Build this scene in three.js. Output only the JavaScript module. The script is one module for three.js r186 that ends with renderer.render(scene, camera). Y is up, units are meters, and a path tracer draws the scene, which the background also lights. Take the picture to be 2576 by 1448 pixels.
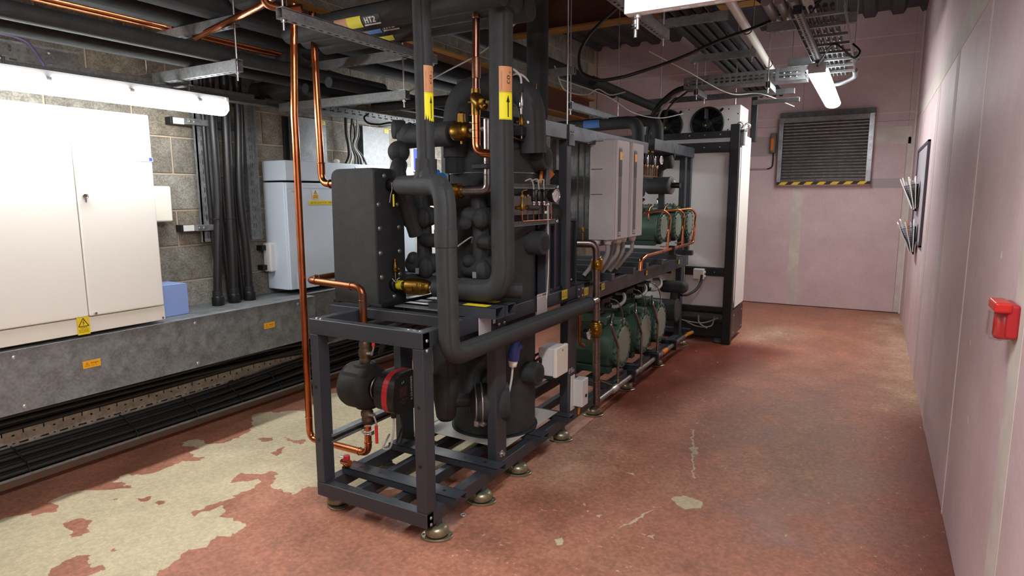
import * as THREE from 'three';
import { RoundedBoxGeometry } from 'three/addons/geometries/RoundedBoxGeometry.js';
import { mergeGeometries } from 'three/addons/utils/BufferGeometryUtils.js';
import { RectAreaLightUniformsLib } from 'three/addons/lights/RectAreaLightUniformsLib.js';

// ------------------------------------------------------------------ camera, light level
const W = 2576, H = 1448;
const scene = new THREE.Scene();
const camera = new THREE.PerspectiveCamera(49.33, W / H, 0.05, 60);
camera.position.set(0, 1.5, 0);
camera.rotation.set(THREE.MathUtils.degToRad(-8.36), THREE.MathUtils.degToRad(29.83), THREE.MathUtils.degToRad(-0.2), 'YXZ');
const renderer = new THREE.WebGLRenderer({ antialias: true });
renderer.toneMapping = THREE.LinearToneMapping;
renderer.toneMappingExposure = 1.22;
renderer.shadowMap.enabled = true;
scene.background = new THREE.Color(0x000000);
RectAreaLightUniformsLib.init();
const LAMP = { wallRow: 12, aisleFar: 10, aisleNear: 26, tint: new THREE.Color(0.965, 1.0, 1.03) };

// ------------------------------------------------------------------ helpers
const V = (x, y, z) => new THREE.Vector3(x, y, z);
const used = {};
function numbered(n) { const k = used[n] = (used[n] ?? -1) + 1; return k ? n + '_' + String(k).padStart(3, '0') : n; }
function rng(seed) { let s = seed >>> 0; return () => { s = (s + 0x6D2B79F5) >>> 0; let t = s; t = Math.imul(t ^ (t >>> 15), t | 1); t ^= t + Math.imul(t ^ (t >>> 7), t | 61); return ((t ^ (t >>> 14)) >>> 0) / 4294967296; }; }
function tag(o, label, category, group) { o.userData.label = label; o.userData.category = category; if (group) o.userData.group = group; return o; }
function thing(name, label, category, at = [0, 0, 0], group) {
  const o = new THREE.Group(); o.name = numbered(name); o.position.set(...at); scene.add(o);
  return tag(o, label, category, group);
}
function boxUV(g) {
  const p = g.attributes.position, n = g.attributes.normal, uv = new Float32Array(p.count * 2);
  for (let i = 0; i < p.count; i++) {
    const ax = Math.abs(n.getX(i)), ay = Math.abs(n.getY(i)), az = Math.abs(n.getZ(i)), x = p.getX(i), y = p.getY(i), z = p.getZ(i);
    if (ay >= ax && ay >= az) { uv[2 * i] = x; uv[2 * i + 1] = z; } else if (ax >= az) { uv[2 * i] = z; uv[2 * i + 1] = y; } else { uv[2 * i] = x; uv[2 * i + 1] = y; }
  }
  g.setAttribute('uv', new THREE.BufferAttribute(uv, 2));
}
function prep(list) {
  const out = [];
  for (let g of [list].flat(3)) {
    if (!g) continue;
    const keep = g.userData.keepUV;
    if (g.index) g = g.toNonIndexed();
    for (const k of Object.keys(g.attributes)) if (!['position', 'normal', 'uv'].includes(k)) g.deleteAttribute(k);
    if (!g.attributes.normal) g.computeVertexNormals();
    if (!keep || !g.attributes.uv) boxUV(g);
    g.clearGroups && g.clearGroups();
    g.morphAttributes = {};
    out.push(g);
  }
  return out.length === 1 ? out[0] : mergeGeometries(out, false);
}
function worldOffset(o) { const v = V(0, 0, 0); for (let q = o; q && q !== scene; q = q.parent) v.add(q.position); return v; }
// a mesh of geometries given in room coordinates, under parent (its name stays plain); top-level when parent is the scene
function part(parent, name, geos, mat, label) {
  const g = prep(geos), off = worldOffset(parent);
  if (off.lengthSq()) g.translate(-off.x, -off.y, -off.z);
  const m = new THREE.Mesh(g, mat); m.name = parent === scene ? numbered(name) : name; m.castShadow = m.receiveShadow = true; parent.add(m);
  if (label) m.userData.label = label;
  return m;
}
function solo(name, geos, mat, label, category, group) { return tag(part(scene, name, geos, mat), label, category, group); }
function struct(name, geos, mat) { const m = part(scene, name, geos, mat); m.userData.kind = 'structure'; return m; }
function structGroup(name) { const o = new THREE.Group(); o.name = name; o.userData.kind = 'structure'; scene.add(o); return o; }
function copyOf(o, dx, dy, dz, label, group) {
  const c = o.clone(); c.name = numbered(o.name.replace(/_\d\d\d$/, '')); c.userData = { ...o.userData }; c.position.set(o.position.x + dx, o.position.y + dy, o.position.z + dz);
  if (label) c.userData.label = label; if (group) c.userData.group = group; scene.add(c); return c;
}
// ------------------------------------------------------------------ shapes
function box(x0, x1, y0, y1, z0, z1, r = 0.002) {
  const a = Math.abs(x1 - x0), b = Math.abs(y1 - y0), c = Math.abs(z1 - z0), q = Math.min(r, a * .45, b * .45, c * .45);
  const g = q > 0.0004 ? new RoundedBoxGeometry(a, b, c, 1, q) : new THREE.BoxGeometry(a, b, c);
  return g.translate((x0 + x1) / 2, (y0 + y1) / 2, (z0 + z1) / 2);
}
function rbox(x0, x1, y0, y1, z0, z1, r, seg = 4) {
  return new RoundedBoxGeometry(x1 - x0, y1 - y0, z1 - z0, seg, r).translate((x0 + x1) / 2, (y0 + y1) / 2, (z0 + z1) / 2);
}
const UP = V(0, 1, 0);
function along(g, a, b) { // a geometry built along +y from 0 to |ab|, laid from a to b
  const d = b.clone().sub(a), q = new THREE.Quaternion().setFromUnitVectors(UP, d.normalize());
  return g.applyQuaternion(q).translate(a.x, a.y, a.z);
}
const vv = (p) => p.isVector3 ? p.clone() : V(...p);
function rod(a, b, r, r2 = r, seg = 18) { a = vv(a); b = vv(b); const l = a.distanceTo(b); return along(new THREE.CylinderGeometry(r2, r, l, seg).translate(0, l / 2, 0), a, b); }
function lathe(a, dir, prof, seg = 28) { // profile [[radius, height]...] about the axis dir starting at a
  a = vv(a); const d = vv(dir).normalize();
  const pts = prof.map(([r, h]) => new THREE.Vector2(Math.max(r, 0), h));
  return along(new THREE.LatheGeometry(pts, seg), a, a.clone().add(d));
}
function ball(c, r, sx = 1, sy = 1, sz = 1, seg = 20) { return new THREE.SphereGeometry(r, seg, Math.ceil(seg * .7)).scale(sx, sy, sz).translate(...c); }
function ring(c, dir, R, r, seg = 28, arc) { const g = new THREE.TorusGeometry(R, r, 10, seg, arc); g.applyQuaternion(new THREE.Quaternion().setFromUnitVectors(V(0, 0, 1), vv(dir).normalize())); return g.translate(...c); }
function fillet(pts, R) {
  const out = [pts[0].clone()];
  for (let i = 1; i < pts.length - 1; i++) {
    const p = pts[i], u = pts[i - 1].clone().sub(p), w = pts[i + 1].clone().sub(p), lu = u.length(), lw = w.length(); u.normalize(); w.normalize();
    const ang = Math.acos(THREE.MathUtils.clamp(u.dot(w), -1, 1));
    if (ang > 3.05 || R <= 0) { out.push(p.clone()); continue; }
    const d = Math.min(R / Math.tan(ang / 2), lu * .49, lw * .49), a = p.clone().addScaledVector(u, d), b = p.clone().addScaledVector(w, d), n = 8;
    for (let k = 0; k <= n; k++) { const t = k / n; out.push(a.clone().multiplyScalar((1 - t) ** 2).addScaledVector(p, 2 * t * (1 - t)).addScaledVector(b, t * t)); }
  }
  out.push(pts[pts.length - 1].clone()); return out;
}
function sweep(P, r, seg = 16, caps = true) {
  const T = P.map((p, i) => P[Math.min(i + 1, P.length - 1)].clone().sub(P[Math.max(i - 1, 0)]).normalize());
  let N = Math.abs(T[0].y) < .9 ? V(0, 1, 0) : V(1, 0, 0); N.addScaledVector(T[0], -N.dot(T[0])).normalize();
  const pos = [], nor = [], idx = [], Rf = typeof r === 'function' ? r : () => r;
  P.forEach((p, i) => {
    N.addScaledVector(T[i], -N.dot(T[i])).normalize(); const B = T[i].clone().cross(N), rr = Rf(i / (P.length - 1));
    for (let k = 0; k < seg; k++) { const a = k / seg * Math.PI * 2, n = N.clone().multiplyScalar(Math.cos(a)).addScaledVector(B, Math.sin(a)); nor.push(n.x, n.y, n.z); pos.push(p.x + n.x * rr, p.y + n.y * rr, p.z + n.z * rr); }
  });
  for (let i = 0; i < P.length - 1; i++) for (let k = 0; k < seg; k++) { const a = i * seg + k, b = i * seg + (k + 1) % seg; idx.push(a, b, a + seg, b, b + seg, a + seg); }
  if (caps) for (const [i, s] of [[0, -1], [P.length - 1, 1]]) {
    const c = pos.length / 3; pos.push(P[i].x, P[i].y, P[i].z); nor.push(T[i].x * s, T[i].y * s, T[i].z * s);
    for (let k = 0; k < seg; k++) { pos.push(...pos.slice((i * seg + k) * 3, (i * seg + k) * 3 + 3)); nor.push(T[i].x * s, T[i].y * s, T[i].z * s); }
    for (let k = 0; k < seg; k++) { const a = c + 1 + k, b = c + 1 + (k + 1) % seg; s > 0 ? idx.push(c, a, b) : idx.push(c, b, a); }
  }
  const g = new THREE.BufferGeometry(); g.setAttribute('position', new THREE.Float32BufferAttribute(pos, 3)); g.setAttribute('normal', new THREE.Float32BufferAttribute(nor, 3)); g.setIndex(idx); return g;
}
function pipe(pts, r, bend = r * 3, seg = 18) { return sweep(fillet(pts.map(vv), bend), r, seg); }
function cable(pts, r, seg = 8, n = 10) { const c = new THREE.CatmullRomCurve3(pts.map(vv), false, 'centripetal'); return sweep(c.getPoints(pts.length * n), r, seg); }
// flat plate with rectangular holes: u along its length, v across, t thickness
function plate(o, u, v, len, h, t, holes = []) {
  u = vv(u).normalize(); v = vv(v).normalize(); const n = u.clone().cross(v), s = new THREE.Shape([new THREE.Vector2(0, 0), new THREE.Vector2(len, 0), new THREE.Vector2(len, h), new THREE.Vector2(0, h)]);
  for (const [a, b, w, q] of holes) { const k = new THREE.Path(); k.setFromPoints([[a, b], [a, b + q], [a + w, b + q], [a + w, b]].map(([x, y]) => new THREE.Vector2(x, y))); s.holes.push(k); }
  const g = new THREE.ExtrudeGeometry(s, { depth: t, bevelEnabled: false, steps: 1 });
  return g.applyMatrix4(new THREE.Matrix4().makeBasis(u, v, n).setPosition(...vv(o).toArray()));
}
function slots(len, pitch, a, w, b, q, first = pitch * .3) { const r = []; for (let x = first; x + w < len - .004; x += pitch) r.push([x + a, b, w, q]); return r; }
// slotted strut channel, 41 mm, running along x or z from p; open side up, slotted back down
function strut(p, axis, len, h = .041, w = .041) {
  const u = axis === 'x' ? V(1, 0, 0) : V(0, 0, -1), v = axis === 'x' ? V(0, 0, -1) : V(1, 0, 0), o = vv(p), t = .0025;
  const bottom = plate(o, u, v, len, w, t * Math.sign(1), slots(len, .05, 0, .028, w / 2 - .0065, .013));
  const s1 = plate(o, u, UP, len, h, t), s2 = plate(o.clone().addScaledVector(v, w - t), u, UP, len, h, t);
  const l1 = plate(o.clone().add(V(0, h - t, 0)), u, v, len, .009, t), l2 = plate(o.clone().add(V(0, h - t, 0)).addScaledVector(v, w - .009), u, v, len, .009, t);
  return [bottom, s1, s2, l1, l2];
}
function poly(pts, depth, place) { // closed outline extruded; place(shapeGeometry)
  const g = new THREE.ExtrudeGeometry(new THREE.Shape(pts.map(([a, b]) => new THREE.Vector2(a, b))), { depth, bevelEnabled: false });
  return place ? place(g) : g;
}
const toX = (x) => (g) => g.rotateY(Math.PI / 2).translate(x, 0, 0);   // outline given as (-z, y), extruded along +x from x
function hexnut(c, dir, r, h) { const a = vv(c); return rod(a, a.clone().addScaledVector(vv(dir).normalize(), h), r, r, 6); }
function bolt(c, dir, r = .008) { const a = vv(c), d = vv(dir).normalize(); return [rod(a.clone().addScaledVector(d, -.002), a.clone().addScaledVector(d, .0015), r * 1.35, r * 1.35, 14), hexnut(a, d, r, r * .8)]; }

// ------------------------------------------------------------------ noise and materials
function hash(x, y, s) { let h = Math.imul(x, 374761393) ^ Math.imul(y, 668265263) ^ Math.imul(s, 2147483647 ^ 0x5bd1e995); h = Math.imul(h ^ (h >>> 13), 1274126177); return ((h ^ (h >>> 16)) >>> 0) / 4294967296; }
function vnoise(x, y, per, s) {
  const xi = Math.floor(x), yi = Math.floor(y), fx = x - xi, fy = y - yi, u = fx * fx * (3 - 2 * fx), v = fy * fy * (3 - 2 * fy);
  const w = per ? (k) => ((k % per) + per) % per : (k) => k;
  const a = hash(w(xi), w(yi), s), b = hash(w(xi + 1), w(yi), s), c = hash(w(xi), w(yi + 1), s), d = hash(w(xi + 1), w(yi + 1), s);
  return a + (b - a) * u + (c - a) * v + (a - b - c + d) * u * v;
}
function fbm(x, y, per, s, oct = 4) { let t = 0, a = .5, n = 0; for (let i = 0; i < oct; i++) { t += a * vnoise(x, y, per, s + i * 17); n += a; x *= 2; y *= 2; per *= 2; a *= .5; } return t / n; }
function dataTex(n, metres, fn, srgb) {
  const d = new Uint8Array(n * n * 4);
  for (let j = 0; j < n; j++) for (let i = 0; i < n; i++) { const c = fn(i / n, j / n), k = (j * n + i) * 4; if (Array.isArray(c)) { d[k] = c[0]; d[k + 1] = c[1]; d[k + 2] = c[2]; } else d[k] = d[k + 1] = d[k + 2] = c; d[k + 3] = 255; }
  const t = new THREE.DataTexture(d, n, n); t.wrapS = t.wrapT = THREE.RepeatWrapping; t.magFilter = THREE.LinearFilter; t.minFilter = THREE.LinearMipmapLinearFilter; t.generateMipmaps = true;
  t.repeat.set(1 / metres, 1 / metres); if (srgb) t.colorSpace = THREE.SRGBColorSpace; t.needsUpdate = true; return t;
}
const cl = (v) => Math.max(0, Math.min(255, v));
const T_fine = dataTex(256, .12, (u, v) => cl(255 * fbm(u * 32, v * 32, 32, 3, 3)));
const T_blotch = dataTex(256, .7, (u, v) => cl(90 + 150 * fbm(u * 8, v * 8, 8, 11, 5)));
const T_foam = dataTex(256, .35, (u, v) => { const k = 205 + 50 * (fbm(u * 10, v * 10, 10, 21, 5) - .5) + 26 * (vnoise(u * 128, v * 128, 128, 5) - .5); return [cl(k), cl(k), cl(k - 2)]; }, true);
const T_galv = dataTex(256, .55, (u, v) => { const k = 205 + 60 * (fbm(u * 12, v * 12, 12, 31, 4) - .5) + 30 * (vnoise(u * 64, v * 64, 64, 8) - .5); return [cl(k), cl(k), cl(k + 2)]; }, true);
const T_galvR = dataTex(256, .55, (u, v) => cl(120 + 90 * fbm(u * 12, v * 12, 12, 31, 4)));
const T_copper = dataTex(256, .5, (u, v) => { const k = fbm(u * 8, v * 8, 8, 41, 5), q = vnoise(u * 70, v * 70, 70, 2); return [cl(248 - 50 * k), cl(226 - 86 * k + 16 * q), cl(214 - 104 * k + 20 * q)]; }, true);
const T_block = dataTex(256, .6, (u, v) => { const k = 138 + 44 * (fbm(u * 10, v * 10, 10, 51, 4) - .5) + 46 * (vnoise(u * 110, v * 110, 110, 9) - .5); return [cl(k), cl(k - 5), cl(k - 16)]; }, true);
const T_board = dataTex(256, 1.3, (u, v) => { const k = 26 * (fbm(u * 6, v * 6, 6, 61, 5) - .5) + 9 * (vnoise(u * 120, v * 120, 120, 7) - .5); return [cl(217 + k), cl(192 + k), cl(192 + k)]; }, true);
const T_fill = dataTex(256, .8, (u, v) => { const k = 34 * (fbm(u * 8, v * 8, 8, 71, 5) - .5); return [cl(214 + k), cl(204 + k), cl(193 + k)]; }, true);
function M(color, rough, metal = 0, o = {}) { return new THREE.MeshPhysicalMaterial({ color, roughness: rough, metalness: metal, ...o }); }
const bumpy = (s, map = T_fine) => ({ bumpMap: map, bumpScale: s });
const foam = M('#3d3f3f', .72, 0, { map: T_foam, ...bumpy(.0006) });
const foamDark = M('#2b2c2d', .8, 0, { map: T_foam, ...bumpy(.0006) });
const frameMat = M('#35383d', .34, 0, { ...bumpy(.00008), roughnessMap: T_blotch });
frameMat.roughness = .62;
const blackMat = M('#17171a', .5, 0, bumpy(.0001));
const plasticBlack = M('#161616', .45);
const rubber = M('#1c1b1b', .6, 0, bumpy(.0002));
const cableMat = M('#211f1e', .42);
const cableGrey = M('#9a9892', .5);
const cableWhite = M('#c9c6bf', .5);
const galv = M('#b3b5b4', .62, .75, { map: T_galv, roughnessMap: T_galvR });
galv.roughness = 1;
const galvDull = M('#8a8a88', .7, .6, { map: T_galv });
const zinc = M('#c9c8c4', .3, .9, bumpy(.00005));
const steel = M('#b7aca4', .28, 1, { map: T_galv });
const chrome = M('#d8d8d6', .16, 1);
const copper = M('#e2a074', .25, 1, { map: T_copper });
const copperOld = M('#a87a5c', .38, 1, { map: T_copper });
const copperPatch = M('#8c7566', .4, .9, { map: T_copper });
const brass = M('#b5873a', .36, 1, { map: T_galv, ...bumpy(.0002) });
const bronze = M('#8d7a62', .5, .7, { map: T_galv });
const footMat = M('#b9b08f', .36, .7, { map: T_galv });
const white = M('#f1ede2', .4, 0, bumpy(.00006));
const whitePlastic = M('#dcdad5', .42);
const cream = M('#e8e3d4', .5);
const greyPanel = M('#cdd8e2', .4, 0, bumpy(.00006));
const greyDrive = M('#bdbbb9', .5, 0, bumpy(.0001));
const greyDriveDark = M('#6a696c', .45);
const cabGrey = M('#dcd9d6', .5, 0, bumpy(.0001));
const green = M('#4a6555', .42, 0, bumpy(.0003));
const greenPlate = M('#7d8a7a', .4, 0, bumpy(.0002));
const greenDark = M('#2c4136', .45, 0, bumpy(.0003));
const navy = M('#1d222b', .35, 0, bumpy(.0001));
const yellow = M('#e6cf1f', .5);
const red = M('#b3242a', .4);
const redHandle = M('#d8342a', .4);
const blue = M('#1f6fc0', .4);
const blueBox = M('#8ea4d6', .55);
const orange = M('#d97a1e', .5);
const beamPaint = M('#b97e35', .6, 0, { map: T_foam });
const beamWeb = M('#6b3d2a', .65, 0, { map: T_foam });
const earth = M('#c6a72a', .5);
const mortar = M('#b6a48c', .95, 0, bumpy(.0008));
const deckMat = M('#6a6c70', .6, .5, { map: T_galv });
const pinkBoard = M('#ffffff', .62, 0, { map: T_board, ...bumpy(.0001) });
const filler = M('#ffffff', .8, 0, { map: T_fill });
const fillerThin = M('#e6d8d3', .6);
const blockMats = ['#ffffff', '#f2ece2', '#e6e4e2'].map((c) => M(c, .95, 0, { map: T_block, ...bumpy(.0012) }));
const paperMat = M('#e9e6e2', .7);
const clearGreen = M('#2f8f72', .12, 0, { transmission: .55, thickness: 0, transparent: false });
const glassClear = M('#ffffff', .04, 0, { transmission: 1, thickness: 0 });
const glow = (k) => M('#ffffff', .5, 0, { emissive: LAMP.tint.clone(), emissiveIntensity: k });
const lampBody = M('#c9c9c6', .5);

function canvasMat(w, h, draw, o = {}) {
  const c = document.createElement('canvas'); c.width = w; c.height = h; const g = c.getContext('2d'); draw(g, w, h);
  const t = new THREE.CanvasTexture(c); t.colorSpace = THREE.SRGBColorSpace; return new THREE.MeshStandardMaterial({ map: t, roughness: o.rough ?? .55, metalness: 0 });
}
function lines(g, x, y, w, n, dy, rnd, hgt = 2) { for (let i = 0; i < n; i++) { let q = x; while (q < x + w - 4) { const l = 4 + rnd() * 14; g.fillRect(q, y + i * dy, Math.min(l, x + w - q), hgt); q += l + 4; } } }
// thin printed plate: centre c, facing dir ('x' or 'z'), width and height in metres
function card(c, dir, w, h, t = .0016) {
  const g = new THREE.BoxGeometry(w, h, t); if (dir === 'x') g.rotateY(Math.PI / 2); g.translate(...c); g.userData.keepUV = true; return g;
}
const bolted = (g) => g;

// ------------------------------------------------------------------ the room
const XL = -3.8, XR = .38, ZB = -9.27, ZF = 2.6, YC = 3.72;
{ // floor: two slabs with one continuous painted and worn surface
  const worn = [
    [[-3.46, -1.19], [-3.47, -1.22], [-3.45, -1.27], [-3.38, -1.30], [-3.33, -1.37], [-3.36, -1.39], [-3.41, -1.40], [-3.46, -1.39], [-3.48, -1.44], [-3.47, -1.50], [-3.44, -1.57], [-3.38, -1.58], [-3.32, -1.63], [-3.25, -1.70], [-3.30, -1.69], [-3.37, -1.69], [-3.41, -1.68], [-3.45, -1.72], [-3.46, -1.76], [-3.37, -1.79], [-3.33, -1.86], [-3.34, -1.92], [-3.35, -2.01], [-3.26, -2.08], [-3.29, -2.11], [-3.36, -2.09], [-3.43, -2.12], [-3.44, -2.18], [-3.48, -2.19], [-3.55, -2.15], [-3.62, -2.20], [-3.57, -2.27], [-3.45, -2.25], [-3.37, -2.30], [-3.38, -2.38], [-3.40, -2.51], [-3.51, -2.62], [-3.64, -2.71]],
    [[-3.65, -2.77], [-3.63, -2.82], [-3.54, -2.85], [-3.49, -2.92], [-3.40, -2.96], [-3.53, -3.34], [-3.46, -3.40], [-3.29, -3.80], [-2.35, -4.17], [-1.95, -3.71], [-1.96, -2.99], [-1.90, -2.51], [-2.11, -2.29], [-2.42, -2.18], [-2.46, -2.15], [-2.47, -2.05], [-2.53, -2.05], [-2.56, -2.06], [-2.61, -2.04], [-2.65, -2.07], [-2.68, -2.13], [-2.75, -2.18], [-2.79, -2.18], [-2.82, -2.12], [-2.91, -2.08], [-2.89, -2.00], [-2.85, -1.97], [-2.81, -2.03], [-2.77, -2.08], [-2.72, -2.06], [-2.71, -1.99], [-2.73, -1.88]],
    [[-2.70, -1.88], [-2.72, -1.82], [-2.75, -1.76], [-2.73, -1.71], [-2.76, -1.69], [-2.70, -1.67], [-2.70, -1.72], [-2.68, -1.80], [-2.64, -1.78], [-2.59, -1.72], [-2.52, -1.74], [-2.43, -1.75], [-2.41, -1.74], [-2.41, -1.66], [-2.39, -1.63], [-2.45, -1.61], [-2.44, -1.57], [-2.41, -1.53], [-2.46, -1.48], [-2.43, -1.43], [-2.42, -1.38], [-2.40, -1.29], [-2.22, -1.00], [-3.0, -.30], [-4.08, -.20]]].flat();
  const islands = [
    [[-3.16, -1.32], [-3.18, -1.35], [-3.16, -1.38], [-3.09, -1.40], [-3.06, -1.39], [-3.03, -1.36], [-2.98, -1.35], [-2.98, -1.31], [-3.01, -1.30], [-3.02, -1.28], [-3.06, -1.31], [-3.10, -1.31]],
    [[-2.79, -1.09], [-2.83, -1.15], [-2.83, -1.21], [-2.78, -1.25], [-2.76, -1.24], [-2.74, -1.22], [-2.69, -1.20], [-2.66, -1.24], [-2.62, -1.22], [-2.62, -1.19], [-2.64, -1.15], [-2.75, -1.07]],
    [[-3.22, -1.56], [-3.20, -1.58], [-3.19, -1.58], [-3.19, -1.56]], [[-3.11, -1.64], [-3.07, -1.68], [-3.04, -1.65], [-3.07, -1.63]], [[-3.00, -1.64], [-3.00, -1.67], [-2.96, -1.68], [-2.95, -1.65]], [[-2.74, -1.30], [-2.75, -1.33], [-2.72, -1.33], [-2.72, -1.31]],
    [[-3.27, -2.47], [-3.19, -2.52], [-3.14, -2.48], [-3.19, -2.44]], [[-2.99, -2.35], [-3.01, -2.45], [-2.96, -2.41], [-2.93, -2.34]], [[-3.14, -2.55], [-3.03, -2.55], [-2.98, -2.60], [-2.93, -2.54], [-3.00, -2.52]]];
  const spots = [
    [[-.78, -2.95], [-.74, -3.02], [-.63, -2.99], [-.63, -2.92], [-.70, -2.88]], [[-.87, -3.65], [-.82, -3.68], [-.79, -3.57], [-.82, -3.55]], [[-.92, -2.53], [-.85, -2.74], [-.81, -2.82], [-.88, -2.61]],
    [[-1.08, -3.12], [-1.04, -3.15], [-1.02, -3.12]], [[-1.15, -2.68], [-1.14, -2.70], [-1.12, -2.66]], [[-1.05, -2.62], [-1.02, -2.64], [-1.02, -2.60]], [[-1.12, -2.32], [-1.10, -2.35], [-1.08, -2.31], [-1.11, -2.29]], [[-.77, -2.54], [-.75, -2.58], [-.74, -2.54]], [[-.93, -3.94], [-.92, -3.95], [-.735, -3.24], [-.745, -3.24]]];
  const pale = [[[-.92, -3.21], [-.87, -3.28], [-.77, -3.21], [-.86, -3.12]], [[-.85, -3.16], [-.68, -3.22], [-.66, -3.02], [-.78, -3.04]], [[-1.10, -6.75], [-1.12, -7.75], [-.55, -7.5], [-.63, -7.0], [-.85, -6.75]], [[.1, -5.0], [.1, -8.9], [.42, -9.2], [.42, -5.0]], [[-1.62, -4.2], [-1.62, -2.9], [-1.3, -2.7], [-1.2, -3.1]], [[-.5, -3.2], [-.45, -4.9], [-.1, -4.6], [-.05, -3.3]]];
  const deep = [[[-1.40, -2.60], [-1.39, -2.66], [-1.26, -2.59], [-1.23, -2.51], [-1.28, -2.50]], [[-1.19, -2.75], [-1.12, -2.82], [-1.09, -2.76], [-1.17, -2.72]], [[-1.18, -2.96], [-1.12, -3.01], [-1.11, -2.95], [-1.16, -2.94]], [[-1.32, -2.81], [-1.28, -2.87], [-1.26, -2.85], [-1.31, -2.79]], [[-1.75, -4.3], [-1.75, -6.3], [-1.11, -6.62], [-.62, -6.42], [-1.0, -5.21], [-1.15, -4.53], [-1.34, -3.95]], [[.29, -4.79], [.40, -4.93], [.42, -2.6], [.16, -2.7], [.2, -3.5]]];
  // raster each list as a soft mask over the slab
  function slab(z0, z1, n, m, blur) {
    const mask = (list, soft) => {
      const c = document.createElement('canvas'); c.width = n; c.height = m; const g = c.getContext('2d'); g.fillStyle = '#000'; g.fillRect(0, 0, n, m); g.fillStyle = '#fff';
      for (const P of list) { g.beginPath(); P.forEach(([x, z], i) => { const a = (x - XL) / (XR - XL) * n, b = (z0 - z) / (z0 - z1) * m; i ? g.lineTo(a, b) : g.moveTo(a, b); }); g.closePath(); g.fill(); }
      const src = g.getImageData(0, 0, n, m).data; const out = new Uint8Array(n * m); for (let i = 0; i < n * m; i++) out[i] = src[i * 4]; return out;
    };
    const A = mask([worn]), I = mask(islands), S = mask(spots), P = mask(pale), D = mask(deep);
    const d = new Uint8Array(n * m * 4), ro = new Uint8Array(n * m * 4);
    const pick = (a, i, j) => a[Math.max(0, Math.min(m - 1, j | 0)) * n + Math.max(0, Math.min(n - 1, i | 0))];
    for (let j = 0; j < m; j++) for (let i = 0; i < n; i++) {
      const x = XL + (i + .5) / n * (XR - XL), z = z0 - (j + .5) / m * (z0 - z1), k = (j * n + i) * 4;
      const e1 = vnoise(x * 34, z * 34, 0, 1) - .5, e2 = vnoise(x * 34 + 50, z * 34, 0, 2) - .5, f1 = vnoise(x * 110, z * 110, 0, 3) - .5;
      const px = n / (XR - XL), pz = m / (z0 - z1);
      const ii = i + (e1 * .024 + f1 * .008) * px, jj = j + (e2 * .024 + f1 * .008) * pz;
      let bare = pick(A, ii, jj) > 128 && !(pick(I, ii, jj) > 128) || pick(S, ii, jj) > 128;
      const wide = fbm(x * 1.3, z * 1.3, 0, 5, 3), mid = fbm(x * 6, z * 5, 0, 6, 4), fine = vnoise(x * 260, z * 260, 0, 7), grit = vnoise(x * 75, z * 75, 0, 8);
      // soft masks: jittered lookups spread over a wide area
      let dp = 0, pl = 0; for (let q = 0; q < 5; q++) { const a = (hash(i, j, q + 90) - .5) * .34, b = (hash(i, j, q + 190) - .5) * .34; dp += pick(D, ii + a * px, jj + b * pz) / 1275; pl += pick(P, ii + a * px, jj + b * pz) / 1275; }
      const scuff = Math.max(0, fbm(x * 3.1 + 7, z * 2.2, 0, 12, 4) - .5) * 2.2;
      if (!bare && x > -2.2 && grit > .965 - .05 * scuff && vnoise(x * 17, z * 17, 0, 13) > .55) bare = true;
      let c;
      if (bare) { const t = 1 + .16 * (mid - .5) + .10 * (fine - .5) + .10 * (grit - .5); c = [203 * t, 187 * t, 152 * t]; }
      else {
        const t = 1 + .26 * (mid - .5) + .15 * (fine - .5) + .18 * (grit - .5); c = [171 * t, 112 * t, 88 * t];
        const g = Math.min(1, .22 * scuff + .55 * pl * (.6 + .8 * mid) + .12 * wide); c = [c[0] * (1 - g) + 188 * g * t, c[1] * (1 - g) + 158 * g * t, c[2] * (1 - g) + 132 * g * t];
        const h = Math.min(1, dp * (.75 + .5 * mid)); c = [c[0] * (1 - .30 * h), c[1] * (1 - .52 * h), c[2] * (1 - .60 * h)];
      }
      d[k] = cl(c[0]); d[k + 1] = cl(c[1]); d[k + 2] = cl(c[2]); d[k + 3] = 255;
      const r = bare ? 200 : 108 + 80 * mid + 40 * pl - 30 * dp + 40 * (fine - .5); ro[k] = ro[k + 1] = ro[k + 2] = cl(r); ro[k + 3] = 255;
    }
    const mk = (a, s) => { const t = new THREE.DataTexture(a, n, m); t.magFilter = THREE.LinearFilter; t.minFilter = THREE.LinearMipmapLinearFilter; t.generateMipmaps = true; if (s) t.colorSpace = THREE.SRGBColorSpace; t.needsUpdate = true; return t; };
    const mat = new THREE.MeshPhysicalMaterial({ map: mk(d, true), roughnessMap: mk(ro), roughness: 1, bumpMap: null });
    const g = new THREE.BoxGeometry(XR - XL + .4, .12, z0 - z1).translate((XL + XR) / 2, -.06, (z0 + z1) / 2), p = g.attributes.position, uv = g.attributes.uv;
    for (let i = 0; i < p.count; i++) uv.setXY(i, (p.getX(i) - XL) / (XR - XL), (z0 - p.getZ(i)) / (z0 - z1));
    g.userData.keepUV = true; return [g, mat];
  }
  const fl = structGroup('floor');
  const [a, ma] = slab(.2, -4.3, 1900, 2044); part(fl, 'painted_screed', a, ma);
  const [b, mb] = slab(-4.3, ZB - .2, 1000, 1200); part(fl, 'painted_screed', b, mb);
  part(fl, 'painted_screed', box(XL - .2, XR + .2, -.12, 0, .2, ZF, 0), M('#a8674f', .6));
}
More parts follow.
